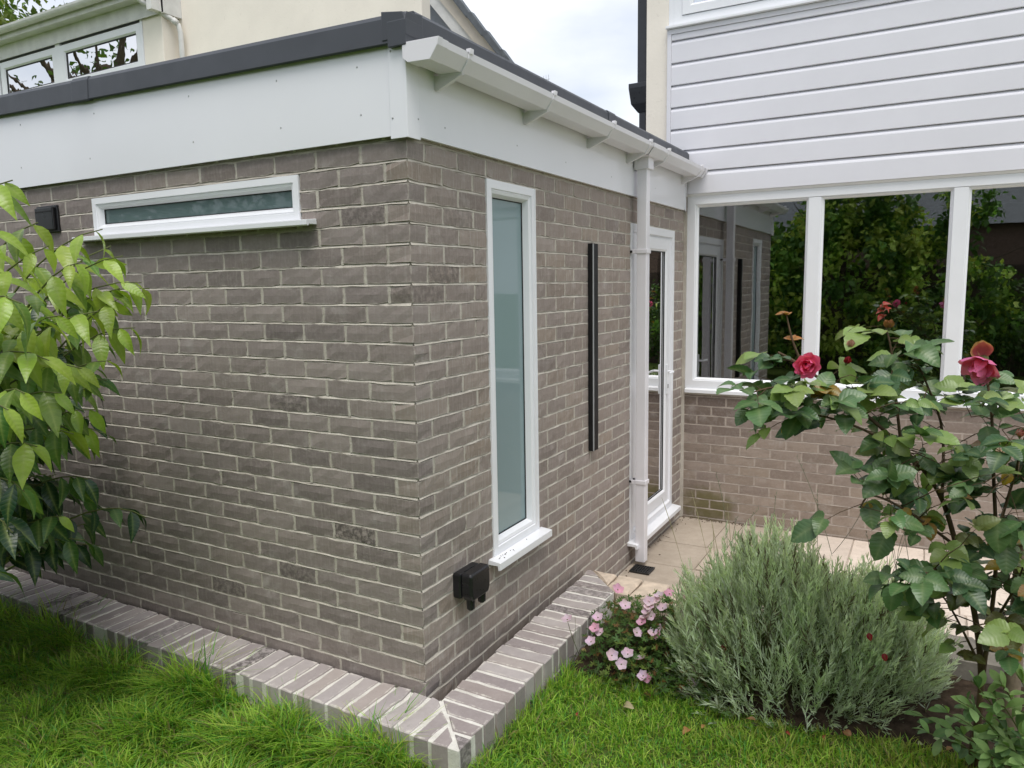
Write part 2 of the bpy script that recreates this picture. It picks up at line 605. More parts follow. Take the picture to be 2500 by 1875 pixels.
class Brickwork:
    """collects bricks; the largest in view become objects, the rest one joined part"""
    def __init__(s):
        s.items = []
        s.perps = []

    def put(s, s0, s1, z0, z1, P, d=.1, t=None, mat='e', jit=.0022):
        s.items.append((s0, s1, z0, z1, P, d, t or tone()))

    def build(s, parent, mo, ma, key, limit=300, jit=.0022):
        def size(it):
            c = Vector(it[4]((it[0] + it[1]) / 2, (it[2] + it[3]) / 2, 0))
            v = c - CAM
            dz = v.dot(fw)
            if dz < .1:
                return 0
            x, y = v.dot(rt) / dz, v.dot(upv) / dz
            if abs(x) > .70 or abs(y) > .54:
                return 0
            n = Vector(it[4](0, 0, 1)) - Vector(it[4](0, 0, 0))
            return abs(v.normalized().dot(n)) * (it[1] - it[0]) * (it[3] - it[2]) / dz ** 2
        items = sorted(s.items, key=size, reverse=True)
        V, F, E, C = [], [], [], []
        k = 0
        for n, it in enumerate(items):
            s0, s1, z0, z1, P, d, tn = it
            me, v, f, e = brick_mesh(s1 - s0, d, z1 - z0, mo, key, jit=jit)
            o0 = Vector(P(s0, z0, 0)); ax = Vector(P(s0 + 1, z0, 0)) - o0; ay = o0 - Vector(P(s0, z0, 1))
            mt = Matrix(((ax.x, ay.x, 0, o0.x), (ax.y, ay.y, 0, o0.y), (0, 0, 1, o0.z), (0, 0, 0, 1)))
            if n < limit:
                o = bpy.data.objects.new('brick', me)
                link(o, parent)
                o.matrix_basis = mt
                o.color = (*tn, 1)
            else:
                w = v @ np.array(mt.to_3x3()).T + np.array(o0)
                V.append(w); F.append(f + k); E.append(e); C.append(np.tile(tn, (len(v), 1)))
                k += len(v)
        if V:
            me = mesh_np('brickwork', np.concatenate(V), np.concatenate(F), ma, {'edge': np.concatenate(E), 'col': np.concatenate(C)})
            o = bpy.data.objects.new('brickwork', me)
            link(o, parent)
            o['kind'] = 'stuff'


zj = lambda k: (28 - k) * 0.075


def lay(bw, P, smin, smax, kmin, kmax, first, openings, joint=.010, quoin=None, tfun=None):
    """courses kmin..kmax; first(k) -> offset of first perp from s=0 side; openings (s0,s1,z0,z1)"""
    for k in range(kmin, kmax + 1):
        z0, z1 = zj(k) + joint / 2, zj(k - 1) - joint / 2
        edges = []
        a = first(k)
        s = a
        cuts = [smin]
        while s < smax:
            if s > smin + .02:
                cuts.append(s)
            s += .225
        cuts.append(smax)
        for c in cuts[1:-1]:
            zm = (z0 + z1) / 2
            if not any(q[0] - .02 < c < q[1] + .02 and q[2] < zm < q[3] for q in openings):
                bw.perps.append((c, z0, z1, P))
        for i in range(len(cuts) - 1):
            b0 = cuts[i] + (joint / 2 if i else 0)
            b1 = cuts[i + 1] - (joint / 2 if i < len(cuts) - 2 else 0)
            segs = [(b0, b1, z0, z1)]
            for (o0, o1, oz0, oz1) in openings:
                new = []
                for (p0, p1, q0, q1) in segs:
                    if p1 <= o0 or p0 >= o1 or q1 <= oz0 + .004 or q0 >= oz1 - .004:
                        new.append((p0, p1, q0, q1)); continue
                    if p0 < o0 - .03: new.append((p0, o0 - .004, q0, q1))
                    if p1 > o1 + .03: new.append((o1 + .004, p1, q0, q1))
                    m0, m1 = max(p0, o0), min(p1, o1)
                    if q0 < oz0 - .015: new.append((m0, m1, q0, oz0 - .003))
                    if q1 > oz1 + .015: new.append((m0, m1, oz1 + .003, q1))
                segs = new
            for sg in segs:
                if sg[1] - sg[0] > .02:
                    bw.put(*sg, P, t=tfun(sg) if tfun else None)


def mortar_panel(mb, P, s0, s1, z0, z1, openings, o, kmin, kmax, joint=.010, slope=True):
    """back sheet with holes, plus bed joints that slope out to the arris below"""
    ss = sorted({s0, s1, *[x for q in openings for x in q[:2] if s0 < x < s1]})
    zs = sorted({z0, z1, *[x for q in openings for x in q[2:] if z0 < x < z1]})
    for i in range(len(ss) - 1):
        for j in range(len(zs) - 1):
            c = ((ss[i] + ss[i + 1]) / 2, (zs[j] + zs[j + 1]) / 2)
            if any(q[0] < c[0] < q[1] and q[2] < c[1] < q[3] for q in openings):
                continue
            mb.add([P(ss[i], zs[j], o), P(ss[i + 1], zs[j], o), P(ss[i + 1], zs[j + 1], o), P(ss[i], zs[j + 1], o)], [(0, 1, 2, 3)])
    if slope:
        for k in range(kmin, kmax + 1):
            z = zj(k)
            if not z0 < z < z1: continue
            segs = [(s0, s1)]
            for q in openings:
                if q[2] < z < q[3]:
                    segs = [t for a, b in segs for t in ((a, min(b, q[0])), (max(a, q[1]), b)) if t[1] - t[0] > .01]
            for a, b in segs:
                n = max(2, int((b - a) / .07))
                top, bot = [], []
                for i in range(n + 1):
                    x = a + (b - a) * i / n
                    top.append(P(x, z + joint * .55, o + .0005))
                    bot.append(P(x, z - joint * .5 + random.gauss(0, .0012), -.0006 + random.gauss(0, .0008)))
                m = len(top)
                mb.add(top + bot, [(i, i + 1, m + i + 1, m + i) for i in range(n)])


# ================================================================== ground
LZ = -0.205


def ground_mat(name, soil=False):
    t = NT(name)
    if soil:
        c = t.mix(t.ramp(t.noise(22, 8, 0.7), 0.35, 0.65), (0.022, 0.015, 0.010, 1), (0.085, 0.060, 0.042, 1))
    else:
        c = t.mix(t.ramp(t.noise(3.0, 6, 0.65), 0.35, 0.7), (0.065, 0.11, 0.02, 1), (0.12, 0.17, 0.04, 1))
        c = t.mix(t.math('MULTIPLY', t.ramp(t.noise(40, 5, 0.7), 0.55, 0.7), 0.6), c, (0.10, 0.085, 0.045, 1))
    t.set(c, 0.95, 0.1)
    t.bump(t.noise(80, 6, 0.75), 0.9, 0.012)
    return t.m


G_MAT = ground_mat('turf')
S_MAT = ground_mat('soil', True)
tag(MB().box((-150, -150, -0.9), (150, 150, -0.40)).build('ground', G_MAT), kind='structure')


def gz(x, y):
    return LZ + .012 * math.sin(x * 2.1 + 1) * math.cos(y * 1.7) + .018 * max(0, min(1, (y - .1) / 1.0)) + .02 * math.exp(-((y + .35) ** 2) / .02) * (x < .3)


def in_lawn(x, y):
    return (y < -.245) or (x > .325 and y < 1.285)


mb = MB()
gx = sorted(set([-9, -6, -4.5] + [round(-3.6 + .12 * i, 3) for i in range(0, 33)] + [.325] + [round(.42 + .12 * i, 3) for i in range(20)] + [3.4, 4.5, 6.5, 9]))
gy = sorted(set([-9, -7, -5, -3.5, -2.6] + [round(-2.2 + .12 * i, 3) for i in range(0, 16)] + [-.245] + [round(-.16 + .12 * i, 3) for i in range(12)] + [1.285]))
idx = {}
for i in range(len(gx) - 1):
    for j in range(len(gy) - 1):
        if not in_lawn((gx[i] + gx[i + 1]) / 2, (gy[j] + gy[j + 1]) / 2): continue
        q = []
        for a, b in ((i, j), (i + 1, j), (i + 1, j + 1), (i, j + 1)):
            if (a, b) not in idx:
                idx[(a, b)] = len(mb.v)
                mb.v.append((gx[a], gy[b], gz(gx[a], gy[b])))
            q.append(idx[(a, b)])
        mb.f.append(tuple(q))
tag(mb.build('lawn', G_MAT, smooth=True), kind='structure')


def bed_front(x):
    return .70 - .06 * math.sin(x * 2.2) - .03 * math.sin(x * 6.1) - .10 * max(0, x - 1.5)


def bedz(x, y):
    f = max(0, min(1, (y - bed_front(x)) / .25))
    return gz(x, y) - .004 + f * .055 + .012 * f * math.sin(x * 17) * math.sin(y * 23)


mb = MB()
nx, ny = 46, 16
for i in range(nx + 1):
    x = .327 + (2.9 - .327) * i / nx
    for j in range(ny + 1):
        y = bed_front(x) + (1.284 - bed_front(x)) * j / ny
        mb.v.append((x, y, bedz(x, y) + (.004 if 0 < j else -.008) + random.gauss(0, .004) * (j > 0)))
for i in range(nx):
    for j in range(ny):
        a = i * (ny + 1) + j
        mb.f.append((a, a + ny + 1, a + ny + 2, a + 1))
tag(mb.build('flower_bed', S_MAT, smooth=True), kind='structure')

# patio, sunk a little below the lawn, slab by slab
FL = -0.31
pat = tag(MB().box((0.0, 1.50, -.37), (6, 3.53, FL - .012)).build('patio', plain('patio_joint', (0.50, 0.44, 0.375, 1), .95, .2, 20, .1)), kind='structure')
yy = 1.535
row = 0
slabs = []
for (ya, yb, offs) in ((1.53, 1.98, .30), (1.98, 2.43, .02), (2.43, 2.88, .42), (2.88, 3.512, .15)):
    x = 0.004 - offs * .45
    while x < 4.6:
        w = random.choice((.45, .45, .60))
        a, b = max(x, .004), x + w
        if b - a > .05:
            slabs.append((a, b, ya, yb))
        x = b
for (a, b, ya, yb) in slabs:
    g = .005
    pol = [(a + g, ya + g), (b - g, ya + g), (b - g, yb - g), (a + g, yb - g)]
    pol = [(px + random.gauss(0, .0015), py + random.gauss(0, .0015)) for px, py in pol]
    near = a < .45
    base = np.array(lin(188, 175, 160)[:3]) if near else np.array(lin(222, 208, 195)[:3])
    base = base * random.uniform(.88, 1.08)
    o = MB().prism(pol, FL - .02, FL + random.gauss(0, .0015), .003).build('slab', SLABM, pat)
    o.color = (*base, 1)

# ================================================================== the brick extension
ext = thing('brick_extension', 'flat-roofed grey brick extension with white fascia and dark roof edge', 'building', (0, 0, LZ))
XL = -3.3
WIN_S = (-1.905, -0.540, 1.840, 2.016)
WIN_T = (0.552, 1.000, 0.336, 2.020)
DOOR = (2.335, 3.262, -0.150, 1.945)
bw = Brickwork()


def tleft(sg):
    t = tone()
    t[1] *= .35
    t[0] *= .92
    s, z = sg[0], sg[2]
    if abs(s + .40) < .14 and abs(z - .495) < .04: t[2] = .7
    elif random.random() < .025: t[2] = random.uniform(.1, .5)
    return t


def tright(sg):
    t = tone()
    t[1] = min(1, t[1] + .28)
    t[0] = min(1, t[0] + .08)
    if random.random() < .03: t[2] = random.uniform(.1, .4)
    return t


# left wall: odd courses start with a stretcher, even ones show the header of the other wall's brick
# bricks are laid with s = x; corner end at s = 0
for k in range(0, 31):
    pass
lay(bw, PL, XL, 0.0, 0, 30, lambda k: -0.220 - .225 * 20 if k % 2 else -0.1075 - .225 * 20, [WIN_S], tfun=tleft)
# every second course the corner brick belongs to the return, so its end shows here; push the matching faces together
lay(bw, PR, 0.0, 3.515, 0, 34, lambda k: .1075 if k % 2 else .220, [WIN_T, DOOR], tfun=tright)
# drop the doubled corner piece: keep one brick per course at the corner, turned so that both its faces show
items = []
for it in bw.items:
    s0, s1, z0, z1, P, d, t = it
    k = round(28 - (z0 + .005) / .075 + 0)
    if P is PL and s1 > -.001:
        if s1 - s0 < .15: continue            # header: other wall's stretcher shows here
    if P is PR and s0 < .001:
        if s1 - s0 < .15: continue
    items.append(it)
bw.items = items
bw.build(ext, BR_O, BR_A, 'ext', 300)
mb = MB()
mortar_panel(mb, PL, XL, -.007, -.42, 2.30, [WIN_S], -.007, -2, 30)
mortar_panel(mb, PR, .007, 3.515, -.42, 2.30, [WIN_T, DOOR], -.007, -2, 33)
for c, z0, z1, P in bw.perps:
    h = .0075
    o = -.0022 + random.gauss(0, .0008)
    mb.add([P(c - h, z0 - .002, o - .0006), P(c + h, z0 - .002, o - .0006), P(c + h, z1 + .002, o), P(c - h, z1 + .002, o)], [(0, 1, 2, 3)])
mb.build('mortar', M_MORT, ext)
# hidden sides of the shell
MB().box((XL, .0, -.42), (XL + .1, 6.5, 2.42)).box((XL + .1, 6.4, -.42), (-.33, 6.5, 2.42)).build('back_wall', BR_A, ext)
MB().box((XL + .1, .12, -.44), (-.12, 6.4, -.16)).build('floor_slab', DARKFLOOR, ext)
# reveals behind the frames
for nm, P, q in (('slot', PL, WIN_S), ('tall', PR, WIN_T), ('door', PR, DOOR)):
    m = MB()
    sweep_frame(m, P, q[0], q[1], q[2], q[3], [(0, -.006), (0, -.14)])
    m.build('reveal', WHITE, ext)

# fascia: boards, corner post, screws
FB, FT = 2.113, 2.50
prof = [(.008, FB), (.022, FB - .004), (.022, FT), (.010, FT)]
fl = MB().extrude([(.004, FB), (.0205, FB - .004), (.020, FT), (.008, FT)], PL, XL, -.001).build('fascia_board', FASC, ext)
fr = MB().extrude([(.004, FB), (.0205, FB - .004), (.020, FT), (.008, FT)], PR, .001, 3.455).build('fascia_board', FASC, ext)
MB().extrude([(.020, FB + .01), (.028, FB - .012), (.028, FT - .1), (.020, FT - .1)], PR, 3.452, 3.470).build('fascia_end_cap', FASC, ext)
m = MB()
zc0, zc1 = FB - .016, FT - .04
poly = [(-.052, -.0205), (-.052, -.0255), (.0255, -.0255), (.0255, .052), (.0205, .052), (.0205, -.0205)]
n = len(poly)
m.add([(x, y, zc0) for x, y in poly] + [(x, y, zc1) for x, y in poly], [(i, (i + 1) % n, n + (i + 1) % n, n + i) for i in range(n)] + [(0, 1, 2, 3, 4, 5)[::-1], (6, 7, 8, 9, 10, 11)])
m.build('corner_trim', FASC, ext, bevel=.0015)
m = MB().box((XL, -.012, FB - .001), (-.05, .012, FB + .006)).box((-.012, .03, FB - .002), (.012, 3.45, FB + .006))
m.build('soffit_strip', WHITE, ext)


def dot(P, s, z, o, r, name, mat, par):
    c = Vector(P(s, z, o)); nv = (Vector(P(s, z, o + 1)) - c)
    return MB().tube([c - nv * .003, c + nv * .0012, c + nv * .0024], [r, r, r * .5], 8).build(name, mat, par, smooth=True)


for (s, z) in ((-1.86, 2.20), (-1.12, 2.20), (-.60, 2.20), (-.19, 2.20), (-1.80, 2.40), (-1.13, 2.39), (-.61, 2.38), (-.20, 2.37), (-2.45, 2.21), (-2.42, 2.42)):
    dot(PL, s, z, .020, .004, 'screw', SCREW, ext)
for (s, z) in ((.22, 2.17), (.80, 2.19), (1.32, 2.185), (1.95, 2.185), (2.75, 2.2)):
    dot(PR, s, z, .020, .0038, 'screw', SCREW, ext)
dot(PL, -.04, 2.17, .0255, .0042, 'screw', SCREW, ext)
dot(PL, -.04, 2.40, .0255, .0042, 'screw', SCREW, ext)
dot(PR, .04, 2.17, .0255, .0042, 'screw', SCREW, ext)

# roof edge trims (the roof falls towards the gutter)
def zl(x): return 2.420 + (0.04 - x) * .0235   # lower edge of the side trim
m = MB()
segs = [(XL, -1.86), (-1.855, .03)]
for a, b in segs:
    pr = [(.022, 0), (.040, -.006), (.044, 0), (.040, .084), (.030, .100), (-.05, .106), (-.05, .0)]
    v = [(a, -o, zl(a) + z) for o, z in pr] + [(b, -o, zl(b) + z) for o, z in pr]
    k = len(pr)
    MB().add(v, [(i, (i + 1) % k, k + (i + 1) % k, k + i) for i in range(k)] + [tuple(range(k))[::-1], tuple(range(k, 2 * k))]).build('roof_edge_trim', TRIM, ext)
a, b = -1.925, -1.795
pr = [(.022, -.004), (.043, -.011), (.0475, -.003), (.0435, .086), (.033, .104), (-.05, .110), (-.05, .0)]
v = [(a, -o, zl(a) + z) for o, z in pr] + [(b, -o, zl(b) + z) for o, z in pr]
k = len(pr)
MB().add(v, [(i, (i + 1) % k, k + (i + 1) % k, k + i) for i in range(k)] + [tuple(range(k))[::-1], tuple(range(k, 2 * k))]).build('trim_joint', TRIM, ext, bevel=.003)
pr = [(.022, 2.40), (.034, 2.425), (.040, 2.44), (.038, 2.525), (.026, 2.540), (-.06, 2.545), (-.06, 2.40)]
MB().extrude(pr, PR, .03, 1.92).build('roof_edge_trim', TRIM, ext)
MB().extrude(pr, PR, 1.924, 3.515).build('roof_edge_trim', TRIM, ext)
MB().extrude([(o + .003 if o > 0 else o, z + (.003 if z > 2.5 else 0)) for o, z in pr], PR, 1.86, 1.98).build('trim_joint', TRIM, ext)
m = MB()
m.extrude([(.02, 2.407), (.048, 2.404), (.048, 2.488), (.042, 2.508), (.034, 2.518), (-.06, 2.530), (-.06, 2.41)], PL, -.035, .0445)
m.extrude([(.043, 2.43), (.046, 2.44), (.045, 2.490), (.034, 2.516), (-.06, 2.53), (-.06, 2.43)], PR, -.047, .06)
m.build('trim_corner', TRIM, ext, bevel=.003)
MB().add([(XL, 0.0, 2.58), (0, 0.0, 2.505), (0, 3.5, 2.505), (-.33, 3.5, 2.505), (-.33, 6.5, 2.51), (XL, 6.5, 2.58)], [(0, 1, 2, 3, 4, 5)]).build('roof_deck', ROOFD, ext)


# windows of the extension
def bead(m, o0=.004, d=.026):
    return [(.0, -.07), (0, o0), (m * .50, o0 + .001), (m * .54, o0 - .006), (m * .60, o0 - .004), (m * .78, o0 - .008), (m * .97, -d), (m, -d - .002), (m, -.06)]


def window(P, q, m, glass, sill, par, d=.026, name='window', sil=True, sz=.04):
    w = MB()
    sweep_frame(w, P, q[0], q[1], q[2], q[3], bead(m, d=d))
    f = w.build(name, WHITE, par)
    reg(f)
    g = MB()
    i = m - .004
    g.extrude([(-d - .006, q[2] + i), (-d - .002, q[2] + i), (-d - .002, q[3] - i), (-d - .006, q[3] - i)], P, q[0] + i, q[1] - i)
    g.build('pane', glass, f)
    gk = MB()
    sweep_frame(gk, P, q[0] + m - .003, q[1] - m + .003, q[2] + m - .003, q[3] - m + .003, [(0, -d - .001), (0, -d + .003), (.004, -d + .001), (.004, -d - .001)])
    gk.build('gasket', BLACKM, f)
    if sil:
        a, b, z, pr_ = sill
        s = MB().extrude([(-.05, z), (.005, z), (pr_, z - .006), (pr_, z - sz), (pr_ - .012, z - sz - .004), (pr_ - .016, z - .022), (-.05, z - .022)], P, a, b)
        s.build('sill', WHITE, f, bevel=.0015)
    return f


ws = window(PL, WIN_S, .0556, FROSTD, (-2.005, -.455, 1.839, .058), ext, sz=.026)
wt_ = window(PR, WIN_T, .0715, FROST, (.508, 1.035, .335, .062), ext, d=.033)
# white lining strip on the far reveal of the tall window
MB().extrude([(-.05, WIN_T[2]), (.006, WIN_T[2]), (.006, WIN_T[3]), (-.05, WIN_T[3])], PR, WIN_T[1] - .006, WIN_T[1] + .004).build('lining', WHITE, wt_)
# crumbs on the sill
for i in range(12):
    s = random.uniform(.53, .72) if i < 8 else random.uniform(.6, 1.0)
    o = random.uniform(.012, .05)
    c = Vector(PR(s, .335 - .006 * o / .06 + .0018, o))
    MB().tube([c, c + Vector((random.uniform(-.006, .006), random.uniform(-.006, .006), .0008))], [.0022, .001], 5).build('debris', S_MAT, wt_)

# glazed door
dr = MB()
sweep_frame(dr, PR, DOOR[0], DOOR[1], DOOR[2], DOOR[3], [(0, -.08), (0, .004), (.050, .004), (.056, -.012), (.062, -.012), (.062, -.08)])
dr = dr.build('door', WHITE, ext)
reg(dr)
m = MB()
q = (DOOR[0] + .064, DOOR[1] - .064, DOOR[2] + .066, DOOR[3] - .064)
sweep_frame(m, PR, *q, [(0, -.06), (0, -.006), (.078, -.006), (.092, -.020), (.095, -.022), (.095, -.055)])
m.build('leaf_frame', WHITE, dr)
i = .091
MB().extrude([(-.034, q[2] + i), (-.030, q[2] + i), (-.030, q[3] - i), (-.034, q[3] - i)], PR, q[0] + i, q[1] - i).build('pane', glass_mat('door_glass', (0.85, 0.88, 0.86, 1), 1.7), dr)
m = MB()
sweep_frame(m, PR, q[0] + .090, q[1] - .090, q[2] + .090, q[3] - .090, [(0, -.028), (0, -.019), (.006, -.021), (.006, -.028)])
m.build('gasket', BLACKM, dr)
m = MB().extrude([(-.05, -.150), (.0, -.152), (.068, -.160), (.068, -.19), (.056, -.192), (.05, -.175), (-.05, -.175)], PR, 2.295, 3.30)
m.build('threshold', WHITE, dr, bevel=.0015)
MB().extrude([(-.02, -.085), (.012, -.10), (.012, -.108), (-.02, -.108)], PR, q[0] + .01, q[1] - .01).build('weather_bar', WHITE, dr)
hz = .86
m = MB().box((-.006, 3.115, hz - .12), (.006, 3.145, hz + .10)).tube([(.004, 3.13, hz + .05), (.045, 3.13, hz + .05), (.050, 3.11, hz + .05), (.050, 3.02, hz + .048)], .009, 8)
m.build('handle', WHITE, dr, bevel=.002)
MB().box((-.004, 3.124, hz - .075), (.0075, 3.136, hz - .045)).build('lock', METAL, dr)
MB().box((-.10, DOOR[0] + .1, -.14), (-.085, DOOR[1] - .1, 1.9)).build('blind', plain('blind', (0.16, 0.14, 0.12, 1), .8), dr) if False else None
BLIND = plain('blind_fabric', (0.74, 0.70, 0.64, 1), .8, .06)
for i in range(9):
    y = DOOR[0] + .18 + i * .075
    c, s_ = math.cos(1.25) * .036, math.sin(1.25) * .036
    MB().add([(-.085 - c, y - s_, -.02), (-.085 + c, y + s_, -.02), (-.085 + c, y + s_, 1.8), (-.085 - c, y - s_, 1.8)], [(0, 1, 2, 3)]).build('blind_slat', BLIND, dr)

# ------------------------------------------------------------------ gutter and downpipe
gut = thing('rain_gutter', 'white square-section plastic gutter running under the dark roof edge', 'gutter', (.1, 1.7, 2.34))
GP = [(.030, 2.412), (.030, 2.362), (.052, 2.346), (.140, 2.343), (.172, 2.385), (.176, 2.408)]


def gutter_poly(dlt=0, th=.003):
    c = Vector((.10, 2.39))
    out = []
    for x, z in GP:
        q = Vector((x, z)) - c
        out.append(tuple(c + q * (1 + dlt / q.length)))
    inn = []
    for x, z in out:
        q = Vector((x, z)) - c
        inn.append(tuple(c + q * (1 - th / q.length)))
    return out + inn[::-1]


MB().extrude(gutter_poly(), PR, -.02, 3.50).build('channel', PIPEW, gut)
c0 = [(x, z) for x, z in gutter_poly(.004)[:6]]
c0[0], c0[5] = (c0[0][0], 2.413), (.182, 2.410)
MB().extrude(c0, PR, -.045, -.018).extrude(gutter_poly(.004), PR, -.02, .02).build('end_cap', PIPEW, gut, bevel=.003)
MB().extrude(c0, PR, 3.488, 3.513).extrude(gutter_poly(.004), PR, 3.44, 3.49).build('end_cap', PIPEW, gut, bevel=.003)
for y in (.165, .87, 1.60, 2.20, 2.56, 3.36):
    m = MB().extrude(gutter_poly(.0055, .0062), PR, y - .012, y + .012)
    m.extrude([(.020, 2.345), (.020, 2.296), (.034, 2.292), (.145, 2.336), (.14, 2.342), (.05, 2.347)], PR, y - .009, y + .009)
    m.extrude([(.168, 2.400), (.184, 2.400), (.186, 2.420), (.166, 2.420)], PR, y - .012, y + .012)
    m.build('bracket', PIPEW, gut, bevel=.0015)
MB().extrude(gutter_poly(.005), PR, 2.25, 2.47).box((.028, 2.315, 2.27), (.122, 2.41, 2.345)).build('outlet', PIPEW, gut, bevel=.004)

dp = thing('downpipe', 'white square downpipe standing off the brick wall beside the glazed door', 'downpipe', (.075, 2.36, -.3))
PX0, PX1, PY0, PY1 = .042, .107, 2.328, 2.393
MB().box((PX0, PY0, -.285), (PX1, PY1, 2.29)).build('pipe', PIPEW, dp, bevel=.005)
for z in (1.765, .262):
    m = MB().box((PX0 - .006, PY0 - .006, z - .013), (PX1 + .006, PY1 + .006, z + .013)).box((.012, PY0 - .006, z - .013), (PX0, PY0 + .004, z + .013)).box((.012, PY1 - .004, z - .013), (PX0, PY1 + .006, z + .013))
    m.build('pipe_clip', PIPEW, dp, bevel=.002)
    m = MB().tube([(-.01, PY0 - .001, z), (.016, PY0 - .001, z)], .008, 8).tube([(-.01, PY1 + .001, z), (.016, PY1 + .001, z)], .008, 8)
    m.build('spacer', BLACKM, dp)

# ------------------------------------------------------------------ fittings on the walls
wl = thing('wall_light', 'tall slim black linear wall light fixed beside the frosted window', 'light', (0, 1.68, .6))
MB().box((0, 1.645, .607), (.028, 1.715, 1.790)).build('housing', BLACKM, wl, bevel=.002)
MB().box((.0275, 1.648, .609), (.033, 1.655, 1.788)).build('diffuser', LED, wl)
MB().box((.0275, 1.657, .609), (.034, 1.713, 1.788)).build('front_plate', BLACKM, wl, bevel=.001)

sk_ = thing('outdoor_socket', 'black weatherproof outdoor socket box low on the brick wall', 'socket', (0, .29, .25))
MB().box((-.004, .216, .268), (.040, .372, .378)).build('back_box', BLACK, sk_, bevel=.010)
m = MB()
pts = [(.217, .372), (.225, .382), (.362, .382), (.370, .372), (.370, .290), (.356, .262), (.232, .262), (.217, .286)]
n = len(pts)
m.add([(.044, y, z) for y, z in pts] + [(.084, y, z) for y, z in pts] + [(.092, .293 + (y - .293) * .90, .322 + (z - .322) * .90) for y, z in pts],
      [(i, (i + 1) % n, n + (i + 1) % n, n + i) for i in range(n)] + [(n + i, n + (i + 1) % n, 2 * n + (i + 1) % n, 2 * n + i) for i in range(n)] + [tuple(range(n))[::-1], tuple(range(2 * n, 3 * n))])
m.build('lid', BLACK, sk_, bevel=.004)
for y in (.248, .336):
    m = MB().tube([(.066, y, .268), (.066, y, .224)], [.019, .017], 10).tube([(.066, y, .226), (.066, y, .218)], [.013, .011], 10)
    m.build('cable_port', BLACK, sk_, smooth=False)
for z in (.30, .325, .35):
    MB().box((.048, .2155, z - .0008), (.080, .2175, z + .0008)).build('rib', BLACKM, sk_)
MB().tube([(.036, .25, .379), (.044, .27, .381), (.036, .29, .379)], .002, 5).tube([(.036, .30, .379), (.044, .32, .381), (.036, .34, .379)], .002, 5).build('hinge', BLACKM, sk_)

vt = thing('wall_vent', 'black square extractor vent on the brick wall beside the slot window', 'vent', (-2.28, 0, 1.94))
MB().box((-2.368, -.012, 1.872), (-2.188, .004, 2.006)).build('plate', BLACK, vt, bevel=.004)
MB().box((-2.356, -.030, 1.882), (-2.200, -.0121, 1.996)).build('cover', BLACK, vt, bevel=.005)
MB().box((-2.345, -.0325, 1.972), (-2.211, -.0301, 1.978)).build('slot', BLACKM, vt)

# ================================================================== low garden wall with brick-on-edge coping
lw = thing('garden_wall', 'low brick garden wall with brick-on-edge coping round the extension corner', 'wall', (.1, -.13, LZ))
ZC = -.05


def clip(poly, p, nrm):
    """keep the side where (x-p).n >= 0"""
    out = []
    for i in range(len(poly)):
        a, b = Vector(poly[i]), Vector(poly[(i + 1) % len(poly)])
        da, db = (a - p).dot(nrm), (b - p).dot(nrm)
        if da >= 0: out.append(tuple(a))
        if da * db < 0: out.append(tuple(a + (b - a) * (da / (da - db))))
    return out


def coping(poly, dz=0, sooty=.13):
    if len(poly) < 3: return
    ar = abs(sum(poly[i][0] * poly[(i + 1) % len(poly)][1] - poly[(i + 1) % len(poly)][0] * poly[i][1] for i in range(len(poly)))) / 2
    if ar < .0012: return
    out = []
    for i in range(len(poly)):
        a, b = Vector(poly[i]), Vector(poly[(i + 1) % len(poly)])
        n = max(1, int((b - a).length / .055))
        for j in range(n):
            q = a + (b - a) * j / n
            out.append((q.x + random.gauss(0, .0026), q.y + random.gauss(0, .0026)))
    o = MB().prism(out, ZC - .103, ZC + max(-.0018, random.gauss(.0008, .0018)) + dz, .004, True).build('brick', CB_O, lw)
    me = o.data
    at = me.attributes.new('edge', 'FLOAT_COLOR', 'POINT')
    n = len(out)
    at.data.foreach_set('color', [.02] * (4 * n) + [.007] * (4 * n) + [.002] * (4 * n) + [.033] * 4)
    o.color = (min(1, max(0, random.gauss(.45, .36))), max(0, random.gauss(.12, .3)), random.uniform(.3, .75) if random.random() < sooty else 0, 1)


IC, OC = Vector((.076, -.004)), Vector((.320, -.2475))
dg = (OC - IC).normalized()
nl = Vector((dg.y, -dg.x))            # points to the left run
pitch_ = .0835
x = .27
while x > -3.3:
    poly = [(x - .065, -.242 + random.gauss(0, .0025)), (x, -.242 + random.gauss(0, .0025)), (x, -.006), (x - .065, -.006)]
    if x > -.02:
        poly = [(x - .065, -.2475), (x, -.2475), (x, .2), (x - .065, .2)]
        poly = clip(poly, Vector((0, -.006)), Vector((0, -1)))
        poly = clip(poly, IC + nl * .007, nl)
    coping(poly)
    x -= pitch_
y = -.235
PM0, PM1 = Vector((.060, 1.536)), Vector((.295, 1.300))
while y < 1.54:
    xi = .076 - .0115 * max(0, y) ; xo = .319 - .018 * max(0, y)
    poly = [(xi, y), (xo + random.gauss(0, .0025), y), (xo + random.gauss(0, .0025), y + .065), (xi, y + .065)]
    if y < .06:
        poly = clip([(.0, y), (.320, y), (.320, y + .065), (.0, y + .065)], IC - nl * .007, -nl)
        poly = clip(poly, Vector((.076, 0)), Vector((1, 0)))
    if y + .065 > 1.28:
        d2 = (PM1 - PM0).normalized()
        n2 = Vector((-d2.y, d2.x))
        if (Vector((.1, .0)) - PM0).dot(n2) < 0: n2 = -n2
        poly = clip(poly, PM0 + n2 * .006, n2)
    coping(poly)
    y += pitch_
